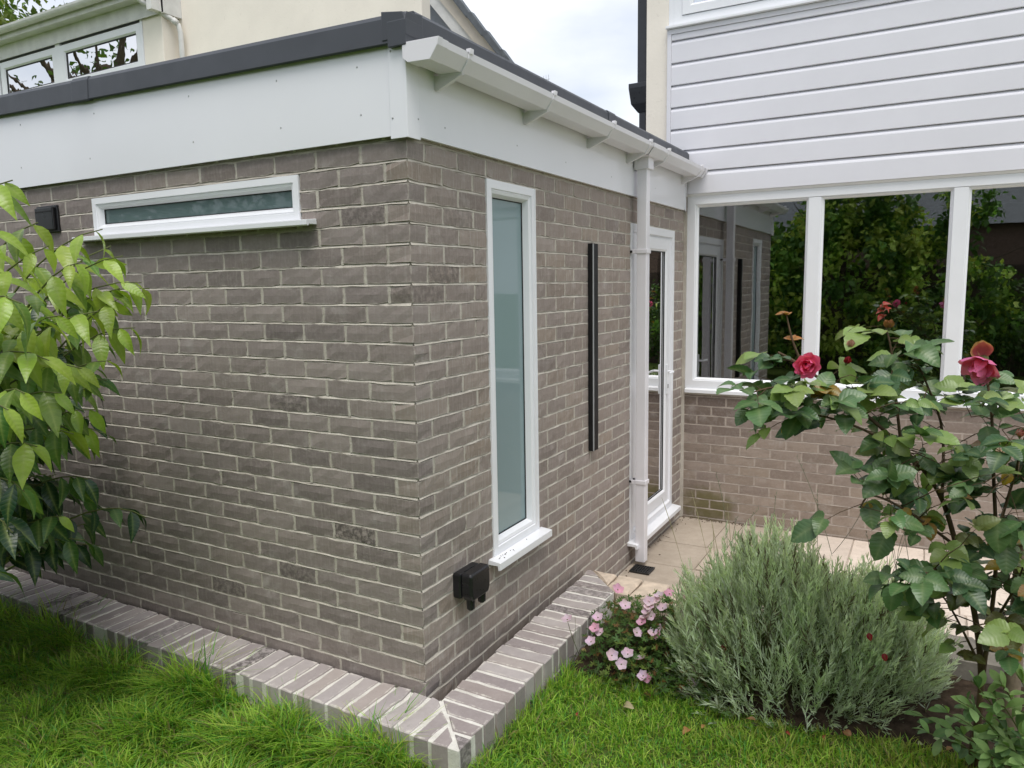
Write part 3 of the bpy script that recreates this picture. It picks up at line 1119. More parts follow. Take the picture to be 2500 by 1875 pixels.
# mortar body, and a course below
m = MB()
m.prism([(-3.3, -.238), (.316, -.2435), (.30, -.1), (.298, 1.50), (.068, 1.50), (.079, -.009), (-3.3, -.009)][:0] or [(-3.3, -.238), (.074, -.238), (.074, -.010), (-3.3, -.010)], -.42, ZC - .004, .003)
m.prism([(.074, -.2435), (.316, -.2435), (.297, 1.29), (.064, 1.52), (.080, -.01), (.074, -.01)], -.42, ZC - .0045, .003)
m.build('mortar', M_MORT3, lw)
PLo = lambda s, z, o: (s, -.2405 - o, z)
PRo = lambda s, z, o: (.318 + o - .018 * max(0, s), s, z)
bl = Brickwork()
for zz in (-.228, -.303):
    s = .315 - (.1 if zz < -.25 else 0)
    while s > -3.2:
        bl.put(s - .215, s, zz, zz + .065, PLo, d=.02, t=[random.random() * .5, .2, 0])
        s -= .225
    s = -.235 + (.1 if zz < -.25 else 0)
    while s < 1.2:
        bl.put(s, min(s + .215, 1.28), zz, zz + .065, PRo, d=.02, t=[random.random() * .6, .2, 0])
        s += .225
bl.build(lw, CB_O, CB_O, 'low', 300)

# pale stone edging between bed and patio
se = thing('stone_edging', 'pale stone block edging between the flower bed and sunken patio', 'edging', (1.2, 1.4, LZ))
x = .075
i = 0
while x < 2.75:
    w = random.uniform(.145, .175)
    pol = [(x + .004, 1.30), (x + w - .004, 1.30), (x + w - .004, 1.525), (x + .004, 1.525)]
    if x < .32:
        d2 = (PM1 - PM0).normalized()
        n2 = Vector((-d2.y, d2.x))
        if (Vector((1, 2)) - PM0).dot(n2) < 0: n2 = -n2
        pol = clip(pol, PM0 + n2 * .006, n2)
    out = []
    for k in range(len(pol)):
        a, b = Vector(pol[k]), Vector(pol[(k + 1) % len(pol)])
        nn = max(1, int((b - a).length / .06))
        for j in range(nn):
            q = a + (b - a) * j / nn
            out.append((q.x + random.gauss(0, .003), q.y + random.gauss(0, .003)))
    if len(pol) > 2:
        gy_ = x > 1.62 or i == 3
        if x < 1.62:
            MB().prism(out, -.36, ZC + random.gauss(-.004, .003), .012).build('stone', STONE, se, smooth=False)
        else:
            MB().prism(out, -.36, ZC + random.gauss(-.01, .015), .03).build('stone', GSTONE, se, smooth=False)
    x += w
    i += 1

dg_ = thing('drain_grate', 'small square black drain grate in the paving below the downpipe', 'drain', (.115, 2.265, FL))
m = MB()
gxa, gxb, gya, gyb = .048, .182, 2.197, 2.325
m.box((gxa, gya, FL + .002), (gxb, gya + .010, FL + .010)).box((gxa, gyb - .010, FL + .002), (gxb, gyb, FL + .010))
m.box((gxa, gya + .010, FL + .002), (gxa + .010, gyb - .010, FL + .010)).box((gxb - .010, gya + .010, FL + .002), (gxb, gyb - .010, FL + .010))
m.build('rim', METAL, dg_)
MB().box((gxa + .002, gya + .002, FL + .001), (gxb - .002, gyb - .002, FL + .0025)).build('sump', BLACKM, dg_)
for i in range(7):
    x = gxa + .017 + i * .0165
    MB().box((x - .003, gya + .010, FL + .003), (x + .003, gyb - .010, FL + .009)).build('bar', METAL, dg_)
for i in range(3):
    y = gya + .035 + i * .029
    MB().box((gxa + .010, y - .002, FL + .0032), (gxb - .010, y + .002, FL + .0085)).build('bar', METAL, dg_)

# measured positions of shoots, canes and blooms (metres)
CANES = {}
SHRUB = [(-0.855, -0.917, 1.918), (-0.936, -0.798, 1.858), (-1.049, -0.625, 1.894), (-0.989, -0.549, 1.794), (-0.966, -0.492, 1.698), (-0.9, -0.691, 1.669), (-0.796, -0.857, 1.715), (-1.085, -0.343, 1.6), (-1.114, -0.426, 1.537), (-1.101, -0.298, 1.575), (-1.052, -0.408, 1.423), (-0.842, -0.684, 1.499), (-0.75, -0.865, 1.493), (-0.654, -1.036, 1.536), (-1.035, -0.532, 1.306), (-0.882, -0.736, 1.302), (-0.778, -0.902, 1.35), (-1.025, -0.611, 1.129), (-0.839, -0.838, 1.232), (-1.13, -0.515, 1.009), (-0.995, -0.721, 1.058), (-0.736, -1.008, 1.26), (-0.671, -1.092, 1.226), (-0.902, -0.9, 1.056), (-1.136, -0.601, 0.846), (-1.069, -0.751, 0.75), (-0.931, -0.939, 0.908), (-0.96, -0.975, 0.772), (-0.989, -1.012, 0.637), (-0.718, -1.039, 1.753), (-0.884, -1.041, 1.588), (-1.006, -1.033, 1.328), (-1.081, -1.002, 1.046)]
CANES["main"] = [(1.908, 0.646, 0.134), (1.874, 0.646, 0.411), (1.813, 0.61, 0.633), (1.741, 0.546, 0.857), (1.626, 0.471, 1.015), (1.479, 0.388, 1.162), (1.332, 0.324, 1.284), (1.259, 0.291, 1.332)]
CANES["up"] = [(1.908, 0.646, 0.134), (1.922, 0.606, 0.582), (1.895, 0.586, 0.934), (1.875, 0.549, 1.143), (1.852, 0.554, 1.267)]
CANES["mid"] = [(1.626, 0.471, 1.015), (1.598, 0.518, 1.199), (1.579, 0.528, 1.335), (1.557, 0.528, 1.417)]
CANES["shoot"] = [(1.332, 0.324, 1.284), (1.298, 0.319, 1.371), (1.277, 0.319, 1.452)]
CANES["low"] = [(1.714, 0.539, 0.911), (1.544, 0.376, 1.067), (1.393, 0.278, 1.133), (1.316, 0.211, 1.131)]
CANES["dn"] = [(1.799, 0.607, 0.661), (1.661, 0.381, 0.821), (1.557, 0.286, 0.887), (1.525, 0.263, 0.849)]
CANES["far"] = [(1.906, 0.607, 0.65), (1.948, 0.504, 0.959), (1.977, 0.493, 1.158)]
CANES["dn2"] = [(1.829, 0.609, 0.564), (1.739, 0.396, 0.637), (1.673, 0.297, 0.607)]
CANES["r2"] = [(1.754, 0.549, 0.829), (1.744, 0.635, 1.05), (1.686, 0.571, 1.224), (1.66, 0.565, 1.279)]
CANES["l3"] = [(1.479, 0.388, 1.162), (1.378, 0.28, 1.205), (1.277, 0.204, 1.229), (1.202, 0.137, 1.214)]
CANES["low2"] = [(1.897, 0.655, 0.233), (1.809, 0.522, 0.448), (1.757, 0.506, 0.531)]
CANES["br"] = [(1.905, 0.672, 0.317), (1.967, 0.566, 0.534), (1.991, 0.539, 0.646)]
ROSES = [(1.348, 0.3, 1.294), (1.843, 0.532, 1.302), (1.653, 0.541, 1.298), (1.571, 0.511, 1.404), (1.472, 0.355, 1.349), (1.461, 0.341, 1.299), (1.948, 0.464, 1.078), (1.531, 0.392, 1.225)]
REDSHOOT = [(1.557, 0.528, 1.417), (1.548, 0.533, 1.485)]
STAKE = [(1.998, 0.678, -0.142), (2.006, 0.732, 0.493)]
BUSH2 = [(1.856, 0.45, 0.177), (1.86, 0.411, 0.283), (1.911, 0.522, 0.066), (1.832, 0.439, 0.191), (1.94, 0.455, 0.282), (1.973, 0.37, 0.359), (2.001, 0.366, 0.234), (1.962, 0.436, 0.073), (1.993, 0.353, 0.172), (1.911, 0.456, 0.016), (1.993, 0.392, 0.052), (1.919, 0.438, 0.243)]
GERANIUM = [(0.304, 0.691, 0.04), (0.424, 0.765, 0.045), (0.425, 0.729, 0.007), (0.451, 0.729, -0.007), (0.424, 0.684, -0.037), (0.522, 0.859, 0.084), (0.619, 0.911, 0.081), (0.642, 0.941, 0.098), (0.65, 0.963, 0.117), (0.617, 0.89, 0.06), (0.614, 0.87, 0.041), (0.637, 0.887, 0.045), (0.605, 0.849, 0.024), (0.596, 0.81, -0.01), (0.682, 0.871, 0.002), (0.661, 0.846, -0.011), (0.678, 0.848, -0.019), (0.521, 0.693, -0.083), (0.582, 0.731, -0.08), (0.567, 0.689, -0.112), (0.635, 0.744, -0.098), (0.663, 0.705, -0.15), (0.689, 0.71, -0.159), (0.857, 0.792, -0.172), (0.76, 0.956, 0.043), (0.809, 0.973, 0.032), (0.797, 0.881, -0.055), (0.474, 0.886, 0.142), (0.757, 1.03, 0.122), (0.69, 0.992, 0.123), (0.675, 0.936, 0.073), (0.615, 0.923, 0.096)]

# ================================================================== the main house
mh = thing('main_house', 'cream rendered house with white cladding over a wide window and brick base', 'house', (2, 4, -.31))
BWIN = (.023, 2.78, .741, 2.214)
hb = Brickwork()
OP = [(BWIN[0] - .0, BWIN[1], .702, 2.235)]
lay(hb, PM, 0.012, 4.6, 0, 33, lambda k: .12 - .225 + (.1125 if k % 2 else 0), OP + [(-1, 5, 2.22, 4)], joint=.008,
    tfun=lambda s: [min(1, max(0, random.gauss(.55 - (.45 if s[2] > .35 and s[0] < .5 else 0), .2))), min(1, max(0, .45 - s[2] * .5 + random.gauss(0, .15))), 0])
hb.build(mh, HB_O, BR_A, 'house', 300, jit=.0012)
m = MB()
mortar_panel(m, PM, -.05, 4.6, -.42, 2.235, OP, -.0045, -1, 33, joint=.008)
for c, z0, z1, P in hb.perps:
    m.add([P(c - .006, z0 - .001, -.0018), P(c + .006, z0 - .001, -.0018), P(c + .006, z1 + .001, -.0012), P(c - .006, z1 + .001, -.0012)], [(0, 1, 2, 3)])
m.build('mortar', M_MORT2, mh)
# cement fillet where the two buildings meet
MB().extrude([(-.02, -.31), (.022, -.31), (.014, .6), (.010, 2.1), (-.02, 2.1)], PM, -.004, .020).build('cement_fillet', M_MORT, mh)

# wide window in three lights
f = MB()
sweep_frame(f, PM, *BWIN, [(0, -.08), (0, .000), (.060, .001), (.064, -.012), (.066, -.08)])
bwn = f.build('window', WHITE, mh)
reg(bwn)
mull = [(.897, .981), (1.789, 1.872)]
for a, b in mull:
    MB().extrude([(-.075, BWIN[2] + .064), (-.0005, BWIN[2] + .064), (-.0005, BWIN[3] - .064), (-.075, BWIN[3] - .064)], PM, a, b).build('mullion', WHITE, bwn, bevel=.003)
edges = [BWIN[0] + .064, .897, .981, 1.789, 1.872, BWIN[1] - .064]
for i in range(0, 6, 2):
    a, b = edges[i], edges[i + 1]
    q = (a, b, BWIN[2] + .064, BWIN[3] - .064)
    m = MB()
    sweep_frame(m, PM, *q, [(0, -.012), (.004, -.010), (.018, -.028), (.020, -.045)])
    m.build('glazing_bead', WHITE, bwn)
    MB().extrude([(-.036, q[2] + .012), (-.032, q[2] + .012), (-.032, q[3] - .012), (-.036, q[3] - .012)], PM, a + .012, b - .012).build('pane', GLASS, bwn)
MB().extrude([(-.06, .7405), (.012, .7405), (.034, .732), (.034, .706), (.026, .704), (.020, .712), (-.06, .712)], PM, .028, 2.80).build('sill', WHITE, bwn, bevel=.002)
MB().extrude([(-.05, .715), (.004, .715), (.010, .690), (-.02, .690)], PM, .0, 2.81).build('bed_mortar', M_MORT, mh)

MB().extrude([(-.06, 2.2145), (.004, 2.2145), (.018, 2.231), (-.06, 2.231)], PM, .0, 4.6).build('soffit_strip', WHITE, mh)
# cladding
zb = 2.399
MB().extrude([(-.02, 2.232), (.026, 2.232), (.026, 2.362), (.022, 2.374), (.008, 2.396), (-.02, 2.397)], PM, -.0, 4.6).build('drip_board', CLAD, mh, bevel=.001)
for k in range(6):
    z = zb + .1612 * k
    x0 = -.108
    MB().extrude([(-.02, z), (.024, z), (.026, z + .003), (.026, z + .128), (.023, z + .138), (.012, z + .152), (.007, z + .159), (-.02, z + .160)], PM, x0 if k else -.02, 4.6).build('cladding_board', CLAD, mh)
MB().extrude([(-.02, 3.367), (.024, 3.367), (.026, 3.37), (.026, 3.410), (-.02, 3.411)], PM, -.108, 4.6).build('cladding_board', CLAD, mh)
MB().extrude([(-.02, 3.412), (.034, 3.412), (.034, 3.446), (-.02, 3.447)], PM, -.139, 4.6).build('head_trim', CLAD, mh)
MB().extrude([(-.02, 2.55), (.034, 2.55), (.034, 3.411), (-.02, 3.411)], PM, -.139, -.109).build('edge_trim', CLAD, mh, bevel=.002)
MB().extrude([(-.06, 3.476), (.005, 3.476), (.060, 3.468), (.060, 3.450), (.050, 3.448), (-.06, 3.448)], PM, -.146, 4.4).build('sill', WHITE, mh, bevel=.002)
q = (-.10, 2.6, 3.478, 4.72)
f = MB()
sweep_frame(f, PM, *q, [(0, -.08), (0, .000), (.062, .001), (.066, -.012), (.068, -.08)])
uw = f.build('window', WHITE, mh)
reg(uw)
for a, b in ((-.034, .86), (.92, 1.72), (1.78, 2.534)):
    q2 = (a, b, 3.546, 4.652)
    f = MB()
    sweep_frame(f, PM, *q2, [(0, -.05), (0, .010), (.055, .010), (.072, -.008), (.074, -.04)])
    f.build('sash', WHITE, uw)
    MB().extrude([(-.030, q2[2] + .07), (-.026, q2[2] + .07), (-.026, q2[3] - .07), (-.030, q2[3] - .07)], PM, a + .07, b - .07).build('pane', GLASS, uw)
for a, b in ((.86, .92), (1.72, 1.78)):
    MB().extrude([(-.07, 3.545), (-.001, 3.545), (-.001, 4.653), (-.07, 4.653)], PM, a, b).build('mullion', WHITE, uw)
MB().extrude([(-.06, 3.477), (-.002, 3.477), (-.002, 4.8), (-.06, 4.8)], PM, -.139, -.101).build('jamb_strip', WHITE, mh)

# rendered corner, side wall and shell
MB().box((-.314, L - .002, 2.38), (-.140, L + .2, 5.2)).box((-.314, L + .2, -.42), (-.10, 9.5, 5.2)).build('rendered_wall', RENDER, mh, bevel=.006)
MB().box((-.10, 9.3, -.42), (5.0, 9.5, 5.2)).box((4.62, L + .02, -.42), (5.0, 9.3, 5.2)).build('rendered_wall', RENDER, mh)
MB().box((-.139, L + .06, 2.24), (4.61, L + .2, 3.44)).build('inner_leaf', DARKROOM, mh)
MB().box((-.139, L - .001, 4.725), (4.61, L + .2, 5.2)).box((2.605, L - .001, 3.478), (4.61, L + .2, 4.724)).build('rendered_wall', RENDER, mh)
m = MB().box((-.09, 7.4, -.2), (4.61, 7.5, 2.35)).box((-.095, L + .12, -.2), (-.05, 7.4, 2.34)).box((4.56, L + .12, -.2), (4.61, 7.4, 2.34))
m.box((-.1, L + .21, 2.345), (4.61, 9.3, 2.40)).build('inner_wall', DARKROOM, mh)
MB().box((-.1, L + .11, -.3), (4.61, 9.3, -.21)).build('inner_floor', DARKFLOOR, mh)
MB().box((-.05, 6.6, 3.3), (4.6, 6.7, 5.1)).build('inner_wall', DARKROOM, mh)
MB().extrude([(.05, 5.18), (.35, 5.12), (-.5, 5.6), (-3.1, 7.4), (-5.7, 5.6), (-6.4, 5.12), (-6.1, 5.18)], PM, -.6, 5.3).build('roof', SLATE, mh)
MB().box((.5, L + .55, -.2), (2.3, L + 1.15, .70)).build('worktop', DARKFLOOR, mh)
MB().box((1.30, 7.395, 1.05), (1.46, 7.3995, 1.16)).build('socket_plate', METAL, mh)

bp = thing('rainwater_hopper_pipe', 'black square drainpipe with hopper head at the cream rendered corner', 'drainpipe', (-.37, 3.7, 2.5))
MB().box((-.412, L + .07, 3.10), (-.335, L + .15, 5.1)).build('pipe', GREYP, bp, bevel=.006)
m = MB()
top = [(-.470, L + .03), (-.320, L + .03), (-.320, L + .19), (-.470, L + .19)]
md = [(-.455, L + .045), (-.320, L + .045), (-.320, L + .175), (-.455, L + .175)]
bt = [(-.405, L + .07), (-.335, L + .07), (-.335, L + .14), (-.405, L + .14)]
m.ring_sweep([[(x, y, 3.12) for x, y in top], [(x, y, 3.085) for x, y in top], [(x, y, 2.965) for x, y in md], [(x, y, 2.90) for x, y in bt]], True)
m.build('hopper', GREYP, bp, bevel=.004)
MB().box((-.398, L + .075, 2.49), (-.342, L + .135, 2.93)).build('pipe', GREYP, bp, bevel=.005)

# ================================================================== neighbouring houses
nh = thing('neighbour_house', 'cream rendered neighbouring house with white windows under a long gutter', 'house', (-8, 6, LZ))
MB().box((-14.5, 5.0, -.42), (-7.88, 9, 4.74)).box((-8.30, 5.002, 4.74), (-7.88, 9, 5.42)).build('rendered_wall', RENDER, nh, bevel=.01)
MB().box((-14.5, 5.03, 4.75), (-8.31, 5.06, 5.40)).build('panel', DARKROOM, nh)
MB().box((-14.5, 5.5, 4.745), (-8.31, 5.6, 5.40)).build('inner_wall', DARKROOM, nh)
MB().box((-7.878, 5.28, -.42), (-3.65, 5.46, 7.6)).build('rendered_wall', RENDER, nh, bevel=.01)
PN = lambda s, z, o: (s, 5.0 - o, z)
for a, b in ((-14.0, -12.05), (-12.0, -10.42), (-10.30, -8.34)):
    f = MB()
    sweep_frame(f, PN, a, b, 4.742, 5.36, [(0, -.05), (0, .012), (.095, .012), (.12, -.015), (.12, -.05)])
    w = f.build('window', WHITE, nh)
    reg(w)
    MB().extrude([(-.028, 4.86), (-.022, 4.86), (-.022, 5.245), (-.028, 5.245)], PN, a + .115, b - .115).build('pane', GLASSN, w)
    m = MB()
    sweep_frame(m, PN, a + .118, b - .118, 4.86, 5.242, [(0, -.02), (0, -.008), (.012, -.012), (.012, -.02)])
    m.build('gasket', METAL, w)
MB().box((-10.42, 4.988, 4.742), (-10.30, 5.05, 5.40)).build('post', WHITE, nh)
MB().box((-8.34, 4.99, 4.742), (-8.295, 5.05, 5.40)).build('post', WHITE, nh)
MB().extrude([(.02, 5.395), (.045, 5.39), (.05, 5.62), (.02, 5.62)], PN, -14.5, -7.80).build('fascia_board', OLDW, nh)
MB().extrude([(.052, 5.60), (.20, 5.60), (.20, 5.625), (.052, 5.63)], PN, -14.5, -7.80).build('soffit', OLDW, nh)
MB().extrude([(.20, 5.59), (.22, 5.59), (.22, 5.72), (.20, 5.72)], PN, -14.5, -7.82).build('fascia_board', OLDW, nh)
MB().box((-7.905, 4.80, 5.40), (-7.80, 5.279, 6.3)).build('barge_board', OLDW, nh)
MB().add([(-14.5, 4.78, 5.722), (-7.80, 4.78, 5.722), (-7.80, 9, 6.05), (-14.5, 9, 6.05)], [(0, 1, 2, 3)]).build('roof', SLATE, nh)
rings = []
for x in (-14.5, -8.02):
    r_ = []
    for k in range(9):
        a = math.pi + math.pi * k / 8
        r_.append((x, 4.715 + .068 * math.cos(a), 5.725 + .075 * math.sin(a)))
    for k in range(8, -1, -1):
        a = math.pi + math.pi * k / 8
        r_.append((x, 4.715 + .06 * math.cos(a), 5.727 + .066 * math.sin(a)))
    rings.append(r_)
MB().ring_sweep(rings, True).build('gutter', OLDW, nh, smooth=False)
m = MB().tube([(-8.06, 4.72, 5.70), (-8.06, 4.73, 5.60), (-8.0, 4.80, 5.53), (-7.82, 5.10, 5.36), (-7.76, 5.18, 5.28), (-7.75, 5.2, 5.18), (-7.75, 5.2, 1.0)], .036, 12)
m.build('downpipe', OLDW, nh, smooth=True)
for p_, q_ in (((-7.80, 5.12, 5.345), (-7.765, 5.175, 5.295)), ((-8.055, 4.735, 5.60), (-8.03, 4.765, 5.565))):
    MB().tube([p_, q_], .043, 12).build('pipe_socket', OLDW, nh, smooth=True)

gh = thing('neighbour_gable', 'steep slate-tiled gable roof with beige soffit behind the cream wall', 'house', (-6, 10, LZ))
def vz(x): return 6.372 - (x + 5.602) * 1.1754
nrm = Vector((1.1754, 1)).normalized()
def rp(x, d, y): return (x - nrm.x * d, y, vz(x) - nrm.y * d)


def sloped(name, x0, x1, d0, d1, y0, y1, mat, bev=0):
    v = []
    for y in (y0, y1):
        v += [rp(x0, d0, y), rp(x1, d0, y), rp(x1, d1, y), rp(x0, d1, y)]
    MB().add(v, [(0, 1, 2, 3), (7, 6, 5, 4), (0, 4, 5, 1), (1, 5, 6, 2), (2, 6, 7, 3), (3, 7, 4, 0)]).build(name, mat, gh, bevel=bev)


sloped('roof', -8.2, -3.6, .0, .03, 9.05, 9.35, SLATE)
sloped('soffit', -8.2, -3.9, .032, .21, 9.07, 9.30, SOFFIT)
sloped('frieze_board', -8.2, -3.9, .212, .39, 9.11, 9.30, OLDW)
MB().add([(-9, 9.32, -.4), (-4.95, 9.32, -.4), (-4.95, 9.32, 5.45), (-9, 9.32, 10.2)], [(0, 1, 2, 3)]).build('gable_wall', GREYPANEL, gh)
MB().box((-5.30, 9.06, -.4), (-4.85, 9.31, 5.36)).build('corner_post', RENDER, gh)
for i in range(15):
    x = -8.0 + i * .295
    v = []
    for y in (8.97, 9.10):
        v += [rp(x, -.095, y), rp(x + .30, -.070, y), rp(x + .30, .03, y), rp(x, .015, y)]
    MB().add(v, [(0, 1, 2, 3), (7, 6, 5, 4), (0, 4, 5, 1), (1, 5, 6, 2), (2, 6, 7, 3), (3, 7, 4, 0)]).build('verge_tile', SLATE, gh, bevel=.008)

AX, AZ = -9.0, 7.85
ta = thing('tv_aerial', 'small thin grey television aerial far above the roof edge', 'aerial', (AX, 19.2, 2))
m = MB().tube([(AX, 19.2, 2), (AX, 19.2, AZ)], .02, 6).tube([(AX - .11, 19.2, AZ - .06), (AX + .2, 19.2, AZ - .04)], .008, 5)
for i in range(4):
    x = AX - .10 + i * .085
    m.tube([(x, 19.2, AZ - .17 + i * .01), (x, 19.2, AZ + .06 + i * .01)], .007, 5)
m.build('antenna', plain('aerial_grey', (.45, .47, .5, 1), .5), ta)

# ================================================================== leaves
def lvein(v):
    """runs along the leaf, earlier at the margin: gives the side veins"""
    return v[:, 1] - .55 * np.abs(v[:, 0])


def leaf_tmpl(kind, n=6, fold=.22, curl=.25, wave=.0):
    rows = []
    if kind == 'rose': n = 11
    for i in range(n + 1):
        t = i / n
        if kind == 'point':     # ovate, drawn out to a tip
            w = .215 * (math.sin(math.pi * min(1, t * 1.02)) ** .85) * (1.25 - .80 * t)
        elif kind == 'rose':
            w = .37 * (math.sin(math.pi * (t ** .80)) ** .70) * (1.08 - .25 * t) * (1.05 if i % 2 else .95)
        elif kind == 'obov':
            w = .20 * (math.sin(math.pi * (t ** 1.35)) ** .7)
        else:
            w = .3 * math.sin(math.pi * t) ** .7
        w = max(w, .012 if i < n else .002)
        z = -curl * t * t + .06 * math.sin(math.pi * t)
        wv = wave * math.sin(t * 9.0)
        rows.append([(-w, t, z + fold * w + wv), (0, t, z), (w, t, z + fold * w - wv)])
    v = np.array(rows).reshape(-1, 3)
    f, rib = [], np.zeros(len(v))
    for i in range(n):
        a = i * 3
        f += [(a, a + 1, a + 4, a + 3), (a + 1, a + 2, a + 5, a + 4)]
    rib[1::3] = 1
    return v, np.array(f), rib


def lmat(base, d, up, s):
    d = Vector(d).normalized()
    up = Vector(up)
    x = d.cross(up)
    if x.length < 1e-4:
        x = d.orthogonal()
    x.normalize()
    z = x.cross(d)
    return Matrix(((x.x * s, d.x * s, z.x * s, base[0]), (x.y * s, d.y * s, z.y * s, base[1]), (x.z * s, d.z * s, z.z * s, base[2]), (0, 0, 0, 1)))


def build_leaves(parent, leaves, tmpls, mo, ma, limit=300, name='leaf', joined='foliage'):
    """leaves: (matrix, colour, template index); the largest in view are objects, the rest one mesh"""
    mes = [mesh_np(name, t[0], t[1], mo, {'rib': t[2], 'lv': lvein(t[0])}, True) for t in tmpls]
    def sz(lf):
        v = lf[0].translation - CAM
        d = v.dot(fw)
        if d < .2 or abs(v.dot(rt) / d) > .70 or abs(v.dot(upv) / d) > .53: return 0
        return lf[0].col[1].length / d * (1.6 - d / 3)
    leaves = sorted(leaves, key=sz, reverse=True) if limit else leaves
    for lf in leaves[:limit]:
        o = bpy.data.objects.new(name, mes[lf[2]])
        link(o, parent)
        o.matrix_basis = lf[0]
        o.color = (*lf[1], 1)
    rest = leaves[limit:]
    if rest:
        V, F, RB, CC, LV = [], [], [], [], []
        k = 0
        for ti, (v, f, rb) in enumerate(tmpls):
            sub = [lf for lf in rest if lf[2] == ti]
            if not sub: continue
            Ms = np.array([np.array(lf[0]) for lf in sub])
            w = np.einsum('mij,nj->mni', Ms[:, :3, :3], v) + Ms[:, None, :3, 3]
            V.append(w.reshape(-1, 3))
            nf = (f[None] + (np.arange(len(sub)) * len(v))[:, None, None]).reshape(-1, f.shape[1]) + k
            F.append(nf)
            RB.append(np.tile(rb, len(sub)))
            LV.append(np.tile(lvein(v), len(sub)))
            CC.append(np.repeat(np.array([lf[1] for lf in sub]), len(v), axis=0))
            k += len(sub) * len(v)
        me = mesh_np(joined, np.concatenate(V), np.concatenate(F), ma, {'rib': np.concatenate(RB), 'col': np.concatenate(CC), 'lv': np.concatenate(LV)}, True)
        o = bpy.data.objects.new(joined, me)
        link(o, parent)
        o['kind'] = 'stuff'


def bez(p0, p1, p2, n=10):
    p0, p1, p2 = Vector(p0), Vector(p1), Vector(p2)
    return [p0 * (1 - t) ** 2 + p1 * 2 * t * (1 - t) + p2 * t * t for t in [i / n for i in range(n + 1)]]


def smoothpath(pts, n=6):
    pts = [Vector(p) for p in pts]
    out = []
    for i in range(len(pts) - 1):
        a = pts[max(i - 1, 0)]; b = pts[i]; c = pts[i + 1]; d = pts[min(i + 2, len(pts) - 1)]
        for j in range(n):
            t = j / n
            out.append(.5 * ((2 * b) + (c - a) * t + (2 * a - 5 * b + 4 * c - d) * t * t + (3 * b - a - 3 * c + d) * t ** 3))
    out.append(pts[-1])
    return out


def vary(c, amt=.12):
    k = random.uniform(1 - amt, 1 + amt)
    return tuple(max(0, x * k * random.uniform(.94, 1.06)) for x in c)


def rv(s=1.0):
    return Vector((random.gauss(0, s), random.gauss(0, s), random.gauss(0, s)))


BARK = plain('bark', (0.085, 0.065, 0.045, 1), 0.9, 0.3, 40, 0.2, bump=.6)
TWIG = plain('green_twig', (0.13, 0.15, 0.05, 1), 0.7, 0.3, 30, 0.3)
CANE = plain('rose_cane', (0.10, 0.065, 0.035, 1), 0.7, 0.4, 30, 0.3)
SH_O = leaf_mat('shrub_leaf', 'OBJ', .28, .30, (0.45, 0.52, 0.16, 1), .45, .5, veins=9)
SH_A = leaf_mat('shrub_leaf_mass', 'ATTR', .34, .30, (0.30, 0.38, 0.12, 1), .35, .5, veins=9)
RO_O = leaf_mat('rose_leaf', 'OBJ', .32, .25, (0.30, 0.37, 0.18, 1), .45, .5, veins=7)
RO_A = leaf_mat('rose_leaf_mass', 'ATTR', .32, .25, (0.30, 0.37, 0.18, 1), .45, .5, veins=7)
GN_A = leaf_mat('leaf_mass', 'ATTR', .55, .3, (0.2, 0.28, 0.08, 1), .15, .3)
GN_O = leaf_mat('small_leaf', 'OBJ', .5, .3, (0.3, 0.36, 0.14, 1), .3, .3)
LV_A = leaf_mat('lavender_leaf', 'ATTR', .75, .45, (0.3, 0.36, 0.28, 1), .1, .2)
PT_O = leaf_mat('petal', 'OBJ', .6, .3, (0.6, 0.3, 0.45, 1), .12, .25)

# ------------------------------------------------------------------ the big shrub beside the wall
sh = thing('leafy_shrub', 'big shrub with drooping pointed leaves, yellow-green at the tips, against the brick wall', 'shrub', (-2.05, -1.0, LZ))
root = Vector((-2.05, -1.0, LZ - .03))
tm = [leaf_tmpl('point', 6, .25, .22, .008), leaf_tmpl('point', 6, .32, .38, .012), leaf_tmpl('point', 6, .15, .10, .015), leaf_tmpl('point', 6, .40, .28, .006)]
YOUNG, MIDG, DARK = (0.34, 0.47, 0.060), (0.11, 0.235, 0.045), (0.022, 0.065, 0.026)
leaves = []
m = MB()
stems = MB()
SHRUB[1] = (-.95, -.80, 1.80)
tips = [Vector(t) for k, t in enumerate(SHRUB) if k != 2]
tips += [Vector((random.uniform(-2.2, -1.12), random.uniform(-1.2, -.34), random.uniform(.45, 1.75))) for _ in range(150)]
tips += [Vector((random.uniform(-3.4, -2.35), random.uniform(-1.7, -.62), random.uniform(.1, 1.95))) for _ in range(110)]  # extra foliage outside the view, added to shade the lower left wall
tips += [Vector((random.uniform(-2.9, -1.75), random.uniform(-.55, -.10), random.uniform(.30, 1.25))) for _ in range(120)]
